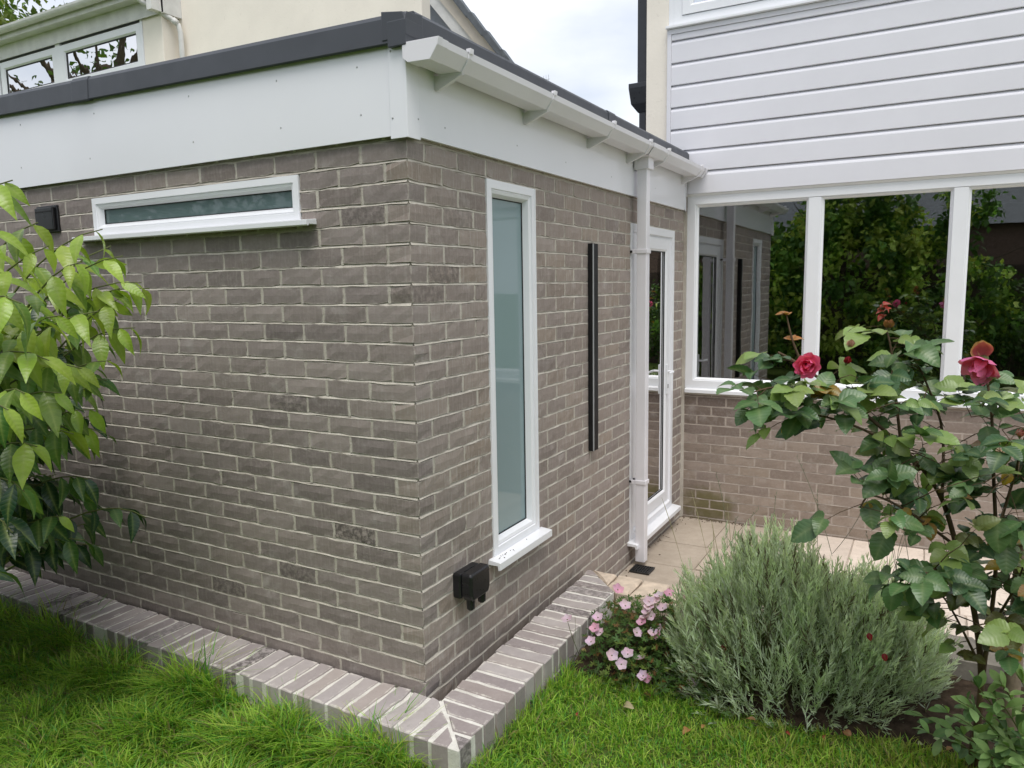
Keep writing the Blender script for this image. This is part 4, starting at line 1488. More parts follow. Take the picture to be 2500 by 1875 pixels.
for i, tp in enumerate(tips):
    if i >= len(SHRUB) - 2 and tp.x > -2.35 and tp.z < .6 and tp.y < -.35: continue
    key = i < len(SHRUB) - 1
    h0 = root + Vector((random.gauss(0, .05), random.gauss(0, .05), random.uniform(.25, .7) if tp.z > .7 else random.uniform(.1, .3)))
    mid = h0.lerp(tp, .62) + Vector((0, 0, .30 * (tp - h0).length)) + rv(.06)
    path = bez(h0, mid, tp, 12)
    (stems if True else m).tube(path, [.0065 * (1 - .85 * k / 12) + .0011 for k in range(13)], 5)
    nl_ = 13 if key else 11
    hfrac = min(1, max(0, (tp.z - .3) / 1.3))
    for j in range(nl_):
        t = .42 + .58 * (j + random.random() * .5) / nl_
        t = min(1, t)
        a = path[min(11, int(t * 12))]; b = path[min(12, int(t * 12) + 1)]
        pos = a.lerp(b, t * 12 - int(t * 12)) if t < 1 else tp
        ax = (b - a).normalized() if (b - a).length > 1e-5 else Vector((0, 0, -1))
        side = ax.cross(Vector((0, 0, 1)))
        if side.length < .1: side = Vector((1, 0, 0))
        side = side.normalized() * (1 if j % 2 else -1)
        d = ax * .55 + side * random.uniform(.3, .9) + Vector((0, 0, -1)) * random.uniform(.5, 1.6) + rv(.18)
        upn = Vector((0, 0, 1)) + Vector((.5, -.6, 0)) * random.uniform(0, 1.3) + rv(.3)
        s = (random.uniform(.11, .17) if key else random.uniform(.10, .15)) * (1 if t < .93 else .8)
        # young growth: outer, upper leaves
        if pos.x > -2.35 and pos.z < (.52 if pos.y < -.42 else .26): continue
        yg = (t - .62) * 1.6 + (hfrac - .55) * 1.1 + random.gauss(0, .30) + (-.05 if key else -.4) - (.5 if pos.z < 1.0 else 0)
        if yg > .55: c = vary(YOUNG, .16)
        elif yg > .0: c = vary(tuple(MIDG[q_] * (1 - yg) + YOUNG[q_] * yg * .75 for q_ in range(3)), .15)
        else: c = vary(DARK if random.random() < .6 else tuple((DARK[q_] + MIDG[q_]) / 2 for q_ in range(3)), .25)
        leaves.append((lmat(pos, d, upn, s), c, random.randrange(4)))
stems.build('branch', TWIG, sh, smooth=True)
m.tube([root, root + Vector((.02, .01, .3)), root + Vector((.0, .03, .75)), root + Vector((.06, .08, 1.3))], [.035, .03, .022, .01], 8)
m.build('trunk', BARK, sh, smooth=True)
build_leaves(sh, leaves, tm, SH_O, SH_A, 300)

# ------------------------------------------------------------------ rose bush
rb = thing('rose_bush', 'rose bush with fading pink blooms and dark leaves beside the wooden stake', 'rose bush', (1.91, .66, LZ))
base = Vector((1.905, .70, -.23))
m = MB()
rleaves = []
rt_ = [leaf_tmpl('rose', 6, .22, .12, .012), leaf_tmpl('rose', 6, .34, .22, .02), leaf_tmpl('rose', 6, .12, .05, .018), leaf_tmpl('rose', 6, .28, -.08, .015)]
RG, RL, RD = (0.105, 0.195, 0.075), (0.25, 0.35, 0.10), (0.055, 0.12, 0.05)


def compound(pos, d, col, n=5, s=.062, spread=1.0):
    d = d.normalized()
    side = d.cross(Vector((0, 0, 1)))
    if side.length < .1: side = Vector((1, 0, 0))
    side.normalize()
    ln = s * random.uniform(1.2, 1.7)
    end = pos + d * ln + Vector((0, 0, -.012))
    m.tube([pos, pos.lerp(end, .5) + Vector((0, 0, .006)), end], [.0016, .0013, .0009], 4)
    upn = Vector((0, 0, 1)) + Vector((.1, -.75, 0)) * random.uniform(.1, 1.2) + rv(.28)
    rleaves.append((lmat(end, d + Vector((0, 0, -.35)) + rv(.12), upn, s * random.uniform(1, 1.25)), vary(col, .15), random.randrange(4)))
    for k in range((n - 1) // 2):
        q = pos + d * ln * (.88 - .42 * k)
        for sg in (-1, 1):
            rleaves.append((lmat(q, d * .5 + side * sg * spread + Vector((0, 0, -.3)) + rv(.15), upn + rv(.15), s * random.uniform(.75, 1.05)), vary(col, .15), random.randrange(4)))


for nm, cp in CANES.items():
    pth = [Vector(q) for q in cp]
    if nm in ('main', 'up'): pth = [base + Vector((random.gauss(0, .01), 0, 0))] + pth
    pth = smoothpath(pth, 6)
    n = len(pth)
    r0 = {'main': .011, 'up': .008}.get(nm, .0045)
    m.tube(pth, [r0 * (1 - .75 * k / n) + .001 for k in range(n)], 6)
    if nm == 'shoot':
        continue
    start = .30 if nm in ('main', 'up') else .12
    cnt = {'main': 17, 'up': 14, 'mid': 16, 'l3': 17, 'low': 15, 'r2': 14}.get(nm, 12)
    for j in range(cnt):
        t = start + (1 - start) * (j + .5) / cnt
        k = min(n - 2, int(t * (n - 1)))
        ax = (pth[k + 1] - pth[k]).normalized()
        d = ax * .35 + rv(.75)
        d.z = d.z * .5 + .05
        zrel = pth[k].z
        u = random.random()
        col = RL if u < .26 else (RG if u < .75 else RD)
        if zrel < .55 and random.random() < .42: col = random.choice([(0.16, 0.15, 0.035), (0.22, 0.11, 0.035), (0.12, 0.13, 0.04)])
        if random.random() < .04: col = (0.34, 0.20, 0.02)
        compound(pth[k], d, col, 5 if random.random() < .65 else 3, random.uniform(.052, .088))
# dense middle of the bush
canep = [Vector(q) for cp in CANES.values() for q in smoothpath(cp, 5)]
for (x, y, z), n_, sp_ in (((1.62, .46, 1.03), 12, .10), ((1.76, .50, .98), 13, .10), ((1.86, .52, .90), 13, .11), ((1.70, .45, .86), 10, .10), ((1.80, .55, 1.12), 11, .10),
                           ((1.92, .48, 1.02), 13, .09), ((1.90, .52, .72), 12, .10), ((1.78, .46, .72), 9, .09), ((1.86, .55, .52), 9, .09), ((1.95, .50, .58), 10, .08), ((1.45, .36, 1.20), 7, .08)):
    for _ in range(int(n_ * (.62 if z > .8 else .42))):
        q = Vector((x, y, z)) + rv(sp_)
        nb = min(canep, key=lambda w: (w - q).length)
        if (nb - q).length > .02:
            m.tube([nb, nb.lerp(q, .5) + Vector((0, 0, .01)), q], [.0024, .002, .0014], 4)
        u = random.random()
        col = RL if u < .38 else (RG if u < .76 else RD)
        if z < .8 and random.random() < .5: col = random.choice([(0.26, 0.25, 0.06), (0.34, 0.18, 0.06), (0.2, 0.22, 0.07)])
        compound(q, rv(.8) + (q - nb) * 4, col, 5 if random.random() < .5 else 3, random.uniform(.048, .082))
# big leaves hanging towards the house
for q, s in (((1.60, .33, .76), .10), ((1.55, .30, .86), .085), ((1.63, .30, .60), .085), ((1.70, .33, .60), .08), ((1.86, .48, 1.10), .085), ((1.90, .40, .82), .10), ((1.93, .42, .74), .09), ((1.80, .42, .68), .095)):
    rleaves.append((lmat(q, Vector((random.gauss(0, .3), -.3, -.9)), Vector((0, -.9, .5)) + rv(.1), s), vary(RG, .12), random.randrange(4)))
for q in ((1.30, .26, 1.10), (1.545, .30, .86), (1.66, .36, .84), (1.93, .47, .96)):
    rleaves.append((lmat(q, Vector((random.gauss(0, .3), -.3, -.9)), Vector((0, -.9, .5)), .045), (0.42, 0.26, 0.02), 1))
# coppery and red young shoots
for k, q in enumerate(CANES['shoot'][1:] + CANES['shoot'][1:] + [CANES['shoot'][2]]):
    for _ in range(2):
        rleaves.append((lmat(q, Vector((random.gauss(-.4, .6), random.gauss(0, .3), .15)), Vector((0, -.5, 1)), random.uniform(.030, .042)), vary((0.40, 0.16, 0.035), .2), 1))
m.tube([REDSHOOT[0], REDSHOOT[1]], [.002, .0012], 5)
for k in range(9):
    q = Vector(REDSHOOT[0]).lerp(Vector(REDSHOOT[1]), random.uniform(.3, 1))
    rleaves.append((lmat(q, Vector((random.gauss(.1, .7), random.gauss(0, .4), random.gauss(.1, .4))), Vector((0, -.5, 1)), random.uniform(.024, .038)), vary((0.42, 0.035, 0.03), .2), 1))
m.build('cane', CANE, rb, smooth=True)
build_leaves(rb, rleaves, rt_, RO_O, RO_A, 300)


def petal_tmpl(n=5, m_=4, cup=.5, ruffle=.05):
    v, f = [], []
    for i in range(n + 1):
        t = i / n
        w = .52 * math.sin(math.pi * min(1, .12 + .80 * t)) ** .8
        for j in range(m_ + 1):
            s_ = j / m_ * 2 - 1
            v.append((w * s_, t * (1 - .08 * s_ * s_), cup * (t * t * .6 + .35 * s_ * s_ * w) + ruffle * math.sin(s_ * 5 + t * 3) * t))
    for i in range(n):
        for j in range(m_):
            a = i * (m_ + 1) + j
            f.append((a, a + 1, a + m_ + 2, a + m_ + 1))
    return np.array(v), np.array(f), np.zeros(len(v))


ptm = [petal_tmpl(5, 4, .5, .05), petal_tmpl(5, 4, .8, .09), petal_tmpl(5, 4, .25, .07)]
PETAL = [mesh_np('petal', t[0], t[1], PT_O, {'rib': t[2]}, True) for t in ptm]


def petal(par, base, d, up, s, c, k=None):
    o = bpy.data.objects.new('petal', PETAL[k if k is not None else random.randrange(3)])
    link(o, par)
    o.matrix_basis = lmat(base, d, up, s)
    o.color = (*c, 1)


def bloom(par, pos, axis, s, col, rings, openness, label=None):
    axis = Vector(axis).normalized()
    a = axis.orthogonal().normalized(); b = axis.cross(a)
    ca = MB().tube([Vector(pos) - axis * s * .35, Vector(pos) - axis * s * .05, Vector(pos) + axis * s * .12], [s * .08, s * .20, s * .12], 8).build('flower', TWIG, par, smooth=True)
    reg(ca)
    if label: ca['label'] = label
    for r_, cnt in enumerate(rings):
        op = openness * (r_ + 1) / len(rings)
        for k in range(cnt):
            th = 2 * math.pi * (k + r_ * .37) / cnt + random.gauss(0, .12)
            out = a * math.cos(th) + b * math.sin(th)
            d = axis * math.cos(op) + out * math.sin(op)
            petal(ca, Vector(pos) + out * s * .04, d + rv(.06), -out * math.cos(op) + axis * math.sin(op), s * (.75 + .12 * r_), vary(col, .14), None)
    return ca


bloom(rb, Vector(ROSES[0]) + (CAM - Vector(ROSES[0])).normalized() * .11, (.15, -.85, -.1), .044, (0.95, 0.16, 0.38), [5, 7, 8], 1.4, 'open hot-pink rose bloom')
ROSES[1] = tuple(Vector(ROSES[1]) + (CAM - Vector(ROSES[1])).normalized() * .08)
c_ = bloom(rb, ROSES[1], (-.25, -.6, -.75), .080, (0.85, 0.22, 0.45), [4, 5], 1.2, 'large fading pink rose with drooping petals')
for k in range(3):
    petal(c_, Vector(ROSES[1]) + Vector((0, 0, .012)), Vector((random.gauss(-.1, .25), -.2, 1)), Vector((0, -1, .2)), .055, vary((0.62, 0.38, 0.20) if k else (0.55, 0.14, 0.16), .1))
for k, q in enumerate(ROSES[2:]):
    col = [(0.45, 0.26, 0.18), (0.30, 0.14, 0.06), (0.50, 0.28, 0.22), (0.33, 0.02, 0.035), (0.55, 0.22, 0.22), (0.16, 0.20, 0.06)][k]
    bloom(rb, q, (random.gauss(0, .3), -.3, .7), .026 if k != 1 else .032, col, [4, 5], .75 if k != 3 else .35)

# stake beside the rose, with its green tie
st = thing('wooden_stake', 'weathered round wooden stake tied with green string beside the rose', 'stake', (2.0, .66, LZ))
s0, s1 = Vector((1.994, .655, -.42)), Vector(STAKE[1])
ex = s1 + (s1 - s0).normalized() * .25
WOOD = plain('grey_wood', (0.26, 0.20, 0.145, 1), .9, .3, 30, .2, bump=.5)
MB().tube([s0, s0.lerp(ex, .5), ex], [.026, .0255, .024], 14).build('post', WOOD, st, smooth=True)
GRN = plain('green_tie', (0.01, 0.14, 0.09, 1), .5)
tq = s0.lerp(ex, .80)
MB().tube([tq + Vector((.029 * math.cos(a) - (.05 if 2.3 < a < 4 else 0), .029 * math.sin(a), .006 * math.sin(2 * a))) for a in [i * math.pi / 8 for i in range(17)]], .0035, 6).build('tie', GRN, st, smooth=True)

# ------------------------------------------------------------------ lavender
lv = thing('lavender_bush', 'wide mounded grey-green lavender bush spilling over the flower bed edge', 'lavender', (1.27, .95, LZ))
N = 2400
rr = np.array((rt.x, rt.y)); rr /= np.linalg.norm(rr)
pp = np.array((-rr[1], rr[0]))
th = rng.uniform(0, 2 * math.pi, N)
ct = rng.uniform(-.05, 1, N)
snt = np.sqrt(np.clip(1 - ct ** 2, 0, 1))
rad = rng.uniform(.84, 1.0, N)
ux, vy = np.cos(th) * snt * rad, np.sin(th) * snt * rad
hh = .63 - .18 * np.clip(ux, -1, 1) - .06 * np.sin(ux * 7) + rng.normal(0, .035, N)
cx, cy, cz_ = 1.30, .965, -.20
TP = np.stack([cx + rr[0] * ux * .61 + pp[0] * vy * .33, cy + rr[1] * ux * .61 + pp[1] * vy * .33, cz_ + .05 + np.clip(ct, 0, 1) ** .58 * rad * hh * .97], 1)
TP[:, :2] += rng.normal(0, .022, (N, 2))
TP += (np.sin(TP[:, [0]] * 31 + TP[:, [1]] * 17) * np.cos(TP[:, [1]] * 29)) * np.array((.0, .0, .035))
root0 = np.stack([cx + (TP[:, 0] - cx) * .45, cy + (TP[:, 1] - cy) * .45, np.full(N, cz_)], 1)
dirv = TP - root0
dirv /= np.linalg.norm(dirv, axis=1)[:, None]
dirv = dirv * .85 + np.array((0, 0, .38)) + rng.normal(0, .22, (N, 3))
dirv /= np.linalg.norm(dirv, axis=1)[:, None]
ln = rng.uniform(.12, .24, N)
NL = 26
V, F, CC = [], [], []
stemcol = np.array((0.16, 0.20, 0.13))
tt = np.linspace(.05, 1.0, NL)
bp_ = (TP - dirv * ln[:, None])[:, None, :] + dirv[:, None, :] * (tt[None, :, None] * ln[:, None, None])      # (N,NL,3)
rnd = rng.normal(0, 1, (N, NL, 3))
perp = rnd - (rnd * dirv[:, None, :]).sum(-1, keepdims=True) * dirv[:, None, :]
perp /= np.linalg.norm(perp, axis=-1, keepdims=True)
opn = rng.uniform(.35, .95, (N, NL, 1)) * (1.15 - .7 * tt[None, :, None])
ld = dirv[:, None, :] * 1.0 + perp * opn
ld /= np.linalg.norm(ld, axis=-1, keepdims=True)
ll = rng.uniform(.022, .050, (N, NL, 1)) * (1.1 - .35 * tt[None, :, None])
wd_ = np.cross(ld, rng.normal(0, 1, (N, NL, 3)))
wd_ /= np.linalg.norm(wd_, axis=-1, keepdims=True)
wv = wd_ * rng.uniform(.0017, .0029, (N, NL, 1))
p0 = bp_
p1 = bp_ + ld * ll * .5
p2 = bp_ + ld * ll
quad = np.stack([p0 - wv * .5, p0 + wv * .5, p1 + wv, p1 - wv, p2 + wv * .25, p2 - wv * .25], 2).reshape(-1, 3)
ids = np.arange(N * NL) * 6
fa = np.concatenate([np.stack([ids, ids + 1, ids + 2, ids + 3], 1), np.stack([ids + 3, ids + 2, ids + 4, ids + 5], 1)])
cbase = np.array((0.66, 0.74, 0.60))[None] * rng.uniform(.6, 1.25, (N, 1)) + rng.normal(0, .008, (N, 3))
old = rng.random(N) < .05
cbase[old] = np.array((0.15, 0.13, 0.095))
cc = np.repeat(np.clip(cbase, 0.01, 1)[:, None, :], NL * 6, axis=1).reshape(-1, 3)
me = mesh_np('foliage', quad, fa, LV_A, {'col': cc, 'rib': np.zeros(len(quad))}, True)
o = bpy.data.objects.new('foliage', me)
link(o, lv)
o['kind'] = 'stuff'
m = MB()
for i in range(0, N, 5):
    a, b = Vector(root0[i]), Vector(TP[i] - dirv[i] * ln[i])
    m.tube([a, a.lerp(b, .5) + Vector((0, 0, .02)), b, Vector(TP[i])], [.0026, .002, .0016, .0008], 3)
m.build('stem', TWIG, lv, kind='stuff')
m = MB()
for i in range(16):
    a = Vector((random.uniform(.85, 1.75), random.uniform(.85, 1.2), random.uniform(.15, .4)))
    b = a + Vector((random.gauss(-.03, .08), random.gauss(.05, .06), random.uniform(.22, .42)))
    pth = bez(a, a.lerp(b, .5) + rv(.02), b, 6)
    m.tube(pth, [.0014] * 6 + [.0006], 4)
    for k in range(4):
        q = pth[-1].lerp(pth[-2], k * .3)
        m.tube([q, q + Vector((random.gauss(0, .006), random.gauss(0, .006), .012))], [.0022, .0006], 4)
m.build('flower_stalk', plain('dry_stalk', (0.14, 0.15, 0.09, 1), .8), lv, kind='stuff')

# tall dry grass stems growing by the patio edge
wg = thing('dry_grass_tuft', 'few tall thin dry grass stems standing before the house brick base', 'grass', (.55, 1.75, FL))
m = MB()
for i in range(6):
    a = Vector((random.uniform(.75, 1.15), random.uniform(1.1, 1.28), -.1))
    b = a + Vector((random.gauss(-.12, .05), random.gauss(.05, .05), random.uniform(.42, .66)))
    pth = bez(a, a.lerp(b, .55) + Vector((.012, 0, .03)), b, 9)
    m.tube(pth, [.0009] * 6 + [.0016, .0019, .0015, .0005], 4)
m.build('stem', plain('straw', (0.30, 0.27, 0.15, 1), .8), wg)

# ------------------------------------------------------------------ geranium clump
ge = thing('geranium_clump', 'low clump of pale pink geraniums beside the garden wall', 'geranium', (.6, .9, LZ))


def palm_tmpl(lobes=5):
    v, f = [(0, 0, 0)], []
    n = lobes * 4
    for i in range(n + 1):
        a = -2.5 + 5.0 * i / n
        ph = (i % 4) / 4
        r_ = .62 + .38 * math.cos(2 * math.pi * ph) if i % 4 else 1.0
        if i % 4 == 2: r_ = .33
        elif i % 4: r_ = .70
        v.append((math.sin(a) * r_ * .5, math.cos(a) * r_ * .5, .10 * r_ * r_))
    for i in range(1, n, 1):
        f.append((0, i, i + 1))
    return np.array(v), np.array(f), np.array([.6] + [0.] * (n + 1))


gl_ = []
for i in range(1500):
    x = random.gauss(.66, .19); y = random.gauss(.83, .13)
    if x < .34 or y > 1.26 or y < bed_front(x) - .10 or x > 1.12: continue
    h = random.uniform(.0, .24) * max(.15, 1 - ((x - .68) / .50) ** 2 - ((y - .92) / .45) ** 2)
    pos = Vector((x, y, bedz(x, y) + .02 + h))
    c = vary((0.075, 0.145, 0.035) if random.random() < .75 else ((0.14, 0.19, 0.04) if random.random() < .7 else (0.20, 0.11, 0.04)), .25)
    gl_.append((lmat(pos, Vector((random.gauss(0, 1), random.gauss(0, 1), random.gauss(0, .25))), Vector((0, -.35, 1)) + rv(.35), random.uniform(.030, .050)), c, 0))
build_leaves(ge, gl_, [palm_tmpl()], GN_O, GN_A, 0, 'leaf')
GERANIUM = [tuple(Vector(q) + (CAM - Vector(q)).normalized() * .10) for q in GERANIUM]
m = MB()
for q in GERANIUM:
    q = Vector(q)
    a = Vector((q.x + random.gauss(0, .05), min(1.2, max(q.y + .05, .72) + random.gauss(0, .03)), -.20))
    m.tube(bez(a, a.lerp(q, .5) + rv(.02), q - Vector((0, 0, .004)), 5), [.0014] * 5 + [.001], 4)
for i in range(60):
    a = Vector((random.gauss(.65, .15), random.uniform(.74, 1.1), -.2))
    b = a + Vector((random.gauss(0, .06), random.gauss(-.03, .06), random.uniform(.1, .3)))
    m.tube(bez(a, a.lerp(b, .5) + rv(.015), b, 4), .0009, 3)
m.build('stem', TWIG, ge, kind='stuff')
for k, q in enumerate(GERANIUM):
    q = Vector(q)
    ax = (CAM - q).normalized() * .55 + Vector((0, 0, .6)) + rv(.25)
    ax.normalize()
    a = ax.orthogonal().normalized(); b = ax.cross(a)
    fl_ = MB().tube([q - ax * .006, q + ax * .001, q + ax * .004], [.0015, .0035, .001], 7).build('flower', TWIG, ge, smooth=True)
    reg(fl_)
    col = (0.80, 0.60, 0.76) if random.random() < .8 else (0.78, 0.42, 0.60)
    s = random.uniform(.023, .030)
    for j in range(5):
        th_ = 2 * math.pi * j / 5 + random.gauss(0, .1)
        out = a * math.cos(th_) + b * math.sin(th_)
        petal(fl_, q + out * .001, out + ax * .28, ax - out * .2, s, vary(col, .06), 2)

# ------------------------------------------------------------------ small shrub in the corner of the bed
b2 = thing('pale_leaved_shrub', 'small shrub with pale green oval leaves growing round the wooden stake', 'shrub', (2.05, .55, LZ))
ol = []
m = MB()
ot = [leaf_tmpl('obov', 6, .2, .12), leaf_tmpl('obov', 6, .3, .25), leaf_tmpl('obov', 6, .1, -.1)]
for i, q in enumerate(BUSH2 + [(1.80, .60, .0), (1.72, .64, -.06), (1.85, .70, .06), (1.78, .78, -.03), (1.70, .80, -.08), (2.08, .50, .30), (2.14, .46, .18), (2.10, .40, .10), (2.2, .5, .3)]):
    q = Vector(q)
    a = Vector((2.10 + random.gauss(0, .03), .62 + random.gauss(0, .03), -.22))
    pth = bez(a, a.lerp(q, .55) + Vector((.03, 0, .08)), q, 10)
    m.tube(pth, [.003 * (1 - .8 * k / 10) + .0008 for k in range(11)], 5)
    for j in range(15):
        t = .35 + .65 * j / 14
        k = min(9, int(t * 10))
        ax = (pth[k + 1] - pth[k]).normalized()
        d = ax * .7 + rv(.55)
        c = vary((0.26, 0.40, 0.15) if random.random() < .75 else (0.13, 0.23, 0.10), .18)
        ol.append((lmat(pth[k], d, Vector((0, -.4, 1)) + rv(.3), random.uniform(.050, .078)), c, random.randrange(3)))
m.build('twig', TWIG, b2, smooth=True)
build_leaves(b2, ol, ot, GN_O, GN_A, 300)

vp = thing('variegated_plant', 'tiny plant with cream and green variegated leaves at the lawn edge', 'plant', (1.76, .80, LZ))
for i in range(9):
    a_ = i * 2.4
    o = bpy.data.objects.new('leaf', mesh_np('leaf', *[leaf_tmpl('rose', 5, .2, .1)[k] for k in (0, 1)], GN_O, {'rib': leaf_tmpl('rose', 5)[2]}, True))
    link(o, vp)
    o.matrix_basis = lmat((1.755 + .025 * math.cos(a_), .80 + .02 * math.sin(a_), -.215 + .004 * i), Vector((math.cos(a_), math.sin(a_), .25)), Vector((0, -.3, 1)), random.uniform(.03, .045))
    o.color = (*vary((0.55, 0.58, 0.32) if i % 3 else (0.14, 0.24, 0.06), .1), 1)
MB().tube([(1.755, .80, -.24), (1.755, .80, -.20)], .003, 5).build('stem', TWIG, vp)

# fallen leaves and petals on the lawn
fm = [leaf_tmpl('rose', 5, .5, .35, .04), leaf_tmpl('point', 5, .6, .4, .05)]
FLM = [mesh_np('fallen_leaf', t[0], t[1], GN_O, {'rib': t[2]}, True) for t in fm]
LIT = [((.522, .305), 'curled red fallen rose petal lying in the grass below the garden wall', (0.42, 0.03, 0.05), .026),
       ((.666, .467), 'pale cream dry leaf standing in the grass before the geraniums', (0.52, 0.42, 0.28), .045),
       ((.945, .435), 'orange-brown dry leaf upright in the lawn', (0.48, 0.24, 0.10), .042),
       ((.986, .462), 'crinkled light orange dry leaf lying flat in the lawn', (0.50, 0.26, 0.11), .040),
       ((1.163, .615), 'brown dry leaf at the foot of the lavender', (0.36, 0.19, 0.09), .040),
       ((1.279, .592), 'bright red fallen petal on the lawn before the lavender', (0.46, 0.06, 0.06), .032),
       ((1.416, .640), 'dull red dry petal under the lavender edge', (0.34, 0.07, 0.05), .036),
       ((1.504, .680), 'rust-brown dry leaf near the variegated plant', (0.34, 0.16, 0.08), .036),
       ((.553, .693), 'orange dry leaf below the geraniums on bare soil', (0.45, 0.19, 0.07), .034),
       ((.365, .765), 'pale tan dry leaf on soil against the garden wall', (0.56, 0.40, 0.22), .042),
       ((.345, .090), 'small tan dry leaf at the foot of the wall corner', (0.50, 0.32, 0.13), .034),
       ((1.82, .74), 'broad orange-tan dry leaf beside the variegated plant', (0.45, 0.23, 0.10), .045)]
for (x, y), lb, c, s in LIT:
    o = bpy.data.objects.new('fallen_leaf', FLM[random.randrange(2)])
    link(o)
    z = (bedz(x, y) if y > bed_front(x) else gz(x, y)) + .030
    o.matrix_basis = lmat((x, y, z), Vector((random.gauss(0, 1), random.gauss(0, 1), .25)), Vector((0, -.5, 1)) + rv(.3), s)
    o.color = (*c, 1)
    tag(o, lb, 'leaf', 'fallen leaves and petals')
# petals caught in the lavender
for q, lb in (((1.545, .74, .23), 'crimson rose petal caught among the lavender shoots, beside a second one'), ((1.60, .72, .17), 'dark pink rose petal caught low in the lavender'), ((1.02, .66, .10), 'magenta rose petal caught in the lavender above the lawn')):
    o = bpy.data.objects.new('fallen_petal', FLM[0])
    link(o)
    o.matrix_basis = lmat(q, Vector((.2, -.3, -.8)), Vector((0, -1, .3)), .030)
    o.color = (0.36, 0.02, 0.05, 1)
    tag(o, lb, 'petal', 'fallen leaves and petals')

# crumbs of soil and dead leaf along the foot of the house walls
m = MB()
for i in range(150):
    if i < 90: x, y = abs(random.gauss(.02, .30)) + .02, 3.50 - abs(random.gauss(0, .03))
    else: x, y = .02 + abs(random.gauss(0, .04)), random.uniform(1.6, 3.45)
    c = Vector((x, y, FL + .003))
    d = Vector((random.gauss(0, .006), random.gauss(0, .006), random.uniform(.001, .004)))
    m.tube([c, c + d, c + d * 1.7], [.0008, random.uniform(.0015, .004), .0006], 4)
o = m.build('leaf_litter', plain('litter', (0.09, 0.06, 0.035, 1), .95, .5, 60), None, kind='stuff')
tag(o, 'dark crumbs of soil and dead leaves along the foot of the walls', 'litter')

# ------------------------------------------------------------------ grass
GR_A = leaf_mat('grass_blade', 'ATTR', .5, .45, (0.2, 0.3, 0.05, 1), 0, .3)
def scatter(n, x0, x1, y0, y1, f):
    x = rng.uniform(x0, x1, n); y = rng.uniform(y0, y1, n)
    keep = np.array([f(a, b) for a, b in zip(x, y)])
    return x[keep], y[keep]


def inside(a, b):
    if not in_lawn(a, b): return False
    if a > .325 and b > bed_front(a) + .02: return False
    return True


xs, ys = [], []
for (n, x0, x1, y0, y1) in ((46000, -3.0, .5, -1.05, -.244), (36000, .325, 2.1, -.3, .76), (10000, -1.2, 2.2, -1.2, -.2), (9000, -3.6, 3.2, -2.6, -.9), (16000, 2.1, 4.2, -1.6, .7)):
    a, b = scatter(n, x0, x1, y0, y1, inside)
    xs.append(a); ys.append(b)
X_, Y_ = np.concatenate(xs), np.concatenate(ys)
N = len(X_)
cl1 = np.sin(X_ * 9.1 + 2 * np.sin(Y_ * 7)) * np.cos(Y_ * 11.3 + X_ * 3)
cl2 = np.sin(X_ * 23 + 1.3) * np.sin(Y_ * 19 + 2 * np.sin(X_ * 5))
left = np.clip((.35 - X_) / .5, 0, 1)
nearwall = np.exp(-np.clip(-.245 - Y_, 0, 9) / .22) * (X_ < .34)
hgt = .044 + .016 * cl1 + .012 * cl2 + left * (.028 + .025 * cl1) + nearwall * left * (.085 + .065 * np.clip(cl1 + cl2 * .5, -1, 1))
edge_r = np.exp(-np.clip(X_ - .325, 0, 9) / .06) * (Y_ > -.25) * (X_ > .32)
hgt += edge_r * .05
hgt = np.clip(hgt, .022, .26) * rng.uniform(.55, 1.35, N)
gz_v = np.array([gz(a, b) for a, b in zip(X_, Y_)])
ang = rng.uniform(0, 2 * math.pi, N)
ang = np.where(rng.random(N) < .45, rng.normal(-1.2, .7, N), ang)
lean = np.clip(rng.normal(.62, .32, N) + left * .18, .05, 1.3)
dx, dy = np.cos(ang), np.sin(ang)
wid = rng.uniform(.0014, .0032, N) * (1 + left * .25)
rows = []
tw = rng.normal(0, .5, N)
sx_, sy_ = -np.sin(ang + tw), np.cos(ang + tw)
for t, wf in ((0, 1), (.38, .9), (.72, .62), (1.0, .06)):
    hx = hgt * lean * t * t * 1.0
    zz = gz_v - .004 + hgt * (t - .30 * lean * t * t)
    for sg in (-1, 1):
        rows.append(np.stack([X_ + dx * hx + sg * sx_ * wid * wf, Y_ + dy * hx + sg * sy_ * wid * wf, zz], 1))
vv = np.stack(rows, 1).reshape(-1, 3)
ids = np.arange(N) * 8
ff = np.concatenate([np.stack([ids + 2 * k, ids + 2 * k + 1, ids + 2 * k + 3, ids + 2 * k + 2], 1) for k in range(3)])
g1 = np.array((0.36, 0.60, 0.075)); g2 = np.array((0.50, 0.65, 0.12)); g3 = np.array((0.46, 0.40, 0.14)); g0 = np.array((0.15, 0.38, 0.07))
u = rng.random(N)[:, None]
col = np.where(u < .45, g1, np.where(u < .72, g2, g0))
yel = np.clip((X_ - .9) / .9, 0, 1) * .45 + .06
col = np.where((rng.random(N) < yel)[:, None], g3 * .55 + g2 * .45, col)
dry = (rng.random(N) < .06 + .07 * (cl2 > .5))
col = np.where(dry[:, None], np.array((0.33, 0.27, 0.14)), col)
col = col * rng.uniform(.75, 1.2, (N, 1))
me = mesh_np('grass', vv, ff, GR_A, {'col': np.repeat(col, 8, axis=0), 'rib': np.zeros(N * 8)}, True)
o = bpy.data.objects.new('grass', me)
link(o)
tag(o, 'short green lawn grass, longer and tufted along the low garden wall', 'grass', kind='stuff')

# ------------------------------------------------------------------ the garden behind (seen in the window glass), plus one unseen bush added for shade
tq_ = leaf_tmpl('round', 2, .2, .1)


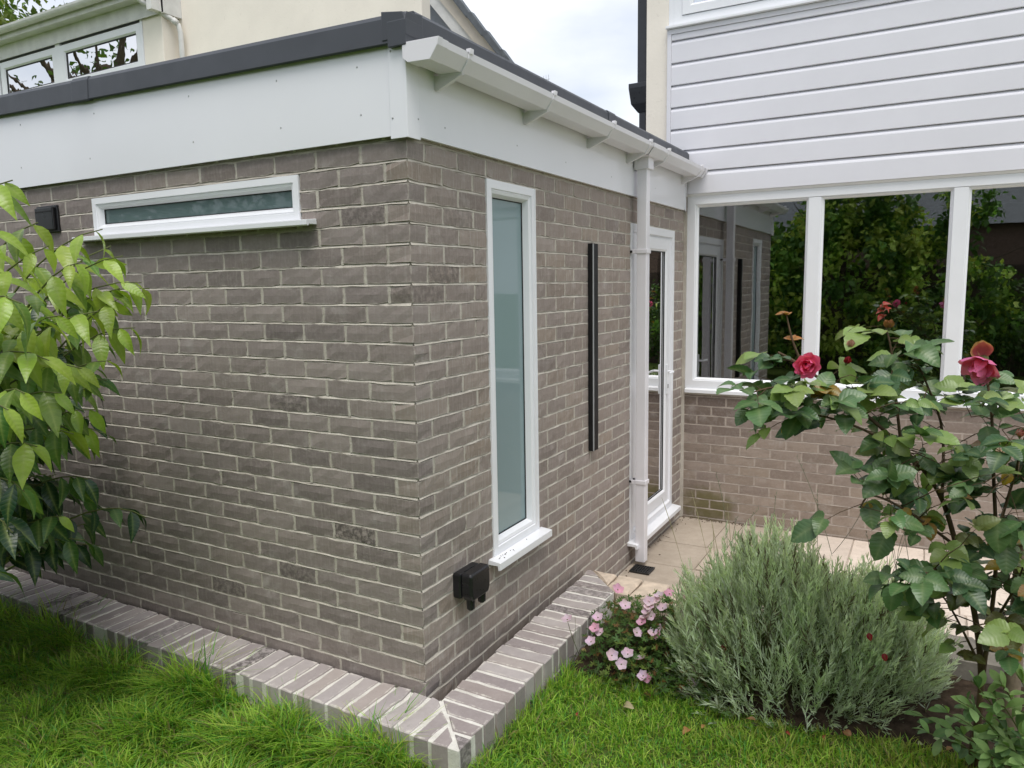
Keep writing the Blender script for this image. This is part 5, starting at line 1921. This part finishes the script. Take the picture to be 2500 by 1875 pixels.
def tree(name, label, cat, base, height, crown, trunk_r, nleaf, lsize, cols, group=None, limbs=9, lean=(0, 0)):
    """crown: list of (cx, cy, cz, rx, ry, rz) blobs relative to base"""
    t = thing(name, label, cat, base, group)
    b = Vector(base)
    m_ = MB()
    top = b + Vector((lean[0], lean[1], height))
    pt_ = [b + Vector((0, 0, -.1)), b.lerp(top, .3) + rv(.05 * trunk_r * 5), b.lerp(top, .6) + rv(.05 * trunk_r * 5), top]
    m_.tube(smoothpath(pt_, 4), [trunk_r * (1.15 - .9 * k / 12) for k in range(13)], 9)
    lf = []
    for k in range(limbs):
        c_ = random.choice(crown)
        a_ = b.lerp(top, random.uniform(.22, .8))
        e_ = b + Vector((c_[0] + random.gauss(0, c_[3] * .5), c_[1] + random.gauss(0, c_[4] * .5), c_[2] + random.gauss(0, c_[5] * .5)))
        m_.tube(bez(a_, a_.lerp(e_, .5) + Vector((0, 0, .12 * (e_ - a_).length)) + rv(.05), e_, 7), [trunk_r * .45 * (1 - .85 * q / 7) for q in range(8)], 6)
    m_.build('trunk', BARK, t, smooth=True)
    tot = sum(c_[3] * c_[4] * c_[5] for c_ in crown)
    for c_ in crown:
        n = int(nleaf * c_[3] * c_[4] * c_[5] / tot)
        ncl = max(6, n // 45)
        cen = []
        for _ in range(ncl):
            d = rv(1).normalized() * random.uniform(.45, 1.0) ** .5
            cen.append(Vector((c_[0] + d.x * c_[3], c_[1] + d.y * c_[4], c_[2] + d.z * c_[5])) + b)
        for cc_ in cen:
            cs = min(c_[3], c_[4], c_[5]) * random.uniform(.20, .36)
            cb = vary(random.choice(cols), .22)
            for _ in range(45):
                pos = cc_ + rv(cs * .55)
                lf.append((lmat(pos, rv(1) + Vector((0, 0, -.5)), Vector((0, 0, 1)) + rv(.6), lsize * random.uniform(.6, 1.3)), vary(cb, .15), 0))
    build_leaves(t, lf, [tq_], GN_O, GN_A, 0, 'leaf', 'crown')
    return t


tree('laurel_hedge', 'big dark leafy laurel bush standing behind the lawn, mirrored in the wide window', 'bush', (.3, -5.2, LZ), 2.6,
     [(0, 0, 1.5, 1.4, .7, 1.5), (-1.7, .1, 1.5, 1.3, .7, 1.5), (1.6, 0, 1.3, 1.2, .7, 1.3), (-.6, -.2, 3.2, 1.7, .6, 1.1), (1.0, -.2, 3.0, 1.3, .6, 1.0)], .07, 24000, .13,
     [(0.24, 0.42, 0.08), (0.48, 0.60, 0.12), (0.12, 0.24, 0.06)])
ob = thing('outbuilding', 'brown brick outbuilding with slate roof behind the fence, mirrored in the wide window', 'building', (0, -9, LZ))
MB().box((-7, -9.4, -.4), (8, -9.0, 2.7)).build('wall', plain('outbuilding_brick', (0.16, 0.11, 0.085, 1), .9, .3, 18, .2), ob)
MB().add([(-7.2, -8.8, 2.65), (8.2, -8.8, 2.65), (8.2, -11.5, 4.6), (-7.2, -11.5, 4.6)], [(0, 1, 2, 3)]).build('roof', SLATE, ob)
tree('laurel_hedge', 'tall dark bush behind the lawn at the end of the fence', 'bush', (3.6, -5.0, LZ), 2.0,
     [(0, 0, 1.1, 1.0, .7, 1.1), (.9, .2, .9, .9, .7, .9)], .06, 6000, .10, [(0.04, 0.09, 0.02), (0.07, 0.13, 0.03)])
tree('laurel_hedge', 'unseen dark bush added left of the lawn to shade the lower brick wall', 'bush', (-3.5, -3.0, LZ), 2.4,  # bush out of view, put here to block the front-left sky
     [(0, 0, 1.6, 1.2, 1.0, 1.6), (-1.2, .9, 1.5, 1.1, .9, 1.5)], .06, 9000, .11, [(0.04, 0.09, 0.02), (0.07, 0.13, 0.03)])
fn = thing('garden_fence', 'dark brown close-boarded fence behind the bushes', 'fence', (0, -6.6, LZ))
FW = plain('fence_board', (0.075, 0.055, 0.042, 1), .9, .3, 14, .2, bump=.3)
fbm = MB().box((0, 0, 0), (.142, .02, 2.0)).build('board', FW, fn)
for i in range(80):
    o = fbm if i == 0 else fbm.copy()
    if i: link(o, fn)
    o.matrix_basis = Matrix.Translation((-6 + i * .15, -6.6 + (.012 if i % 2 else 0), LZ))
MB().box((-6, -6.66, .2), (6, -6.605, .3)).build('rail', FW, fn)
MB().box((-6, -6.66, 1.3), (6, -6.605, 1.4)).build('rail', FW, fn)

tree('tall_tree', 'tall tree with dark branching limbs, mirrored in the neighbouring house windows', 'tree', (-25, -5.5, LZ), 10,
     [(0, 0, 12.5, 4.5, 4.5, 3.0), (-3, 1, 9.5, 2.5, 2.5, 2.0), (2.5, -2, 9.0, 2.5, 2.5, 1.8)], .42, 2200, .26, [(0.07, 0.13, 0.03), (0.12, 0.2, 0.04)], limbs=40)
tree('far_tree', 'bright green broadleaf tree rising behind the neighbouring gutter', 'tree', (-34.0, 17.5, LZ), 11,
     [(0, 0, 10.8, 4.6, 4.6, 3.2), (4.0, 2.0, 10.2, 3.4, 3.4, 2.4), (-4.5, -1, 11, 4, 4, 3)], .4, 22000, .34, [(0.13, 0.20, 0.035), (0.19, 0.25, 0.05), (0.08, 0.13, 0.03)], limbs=14)
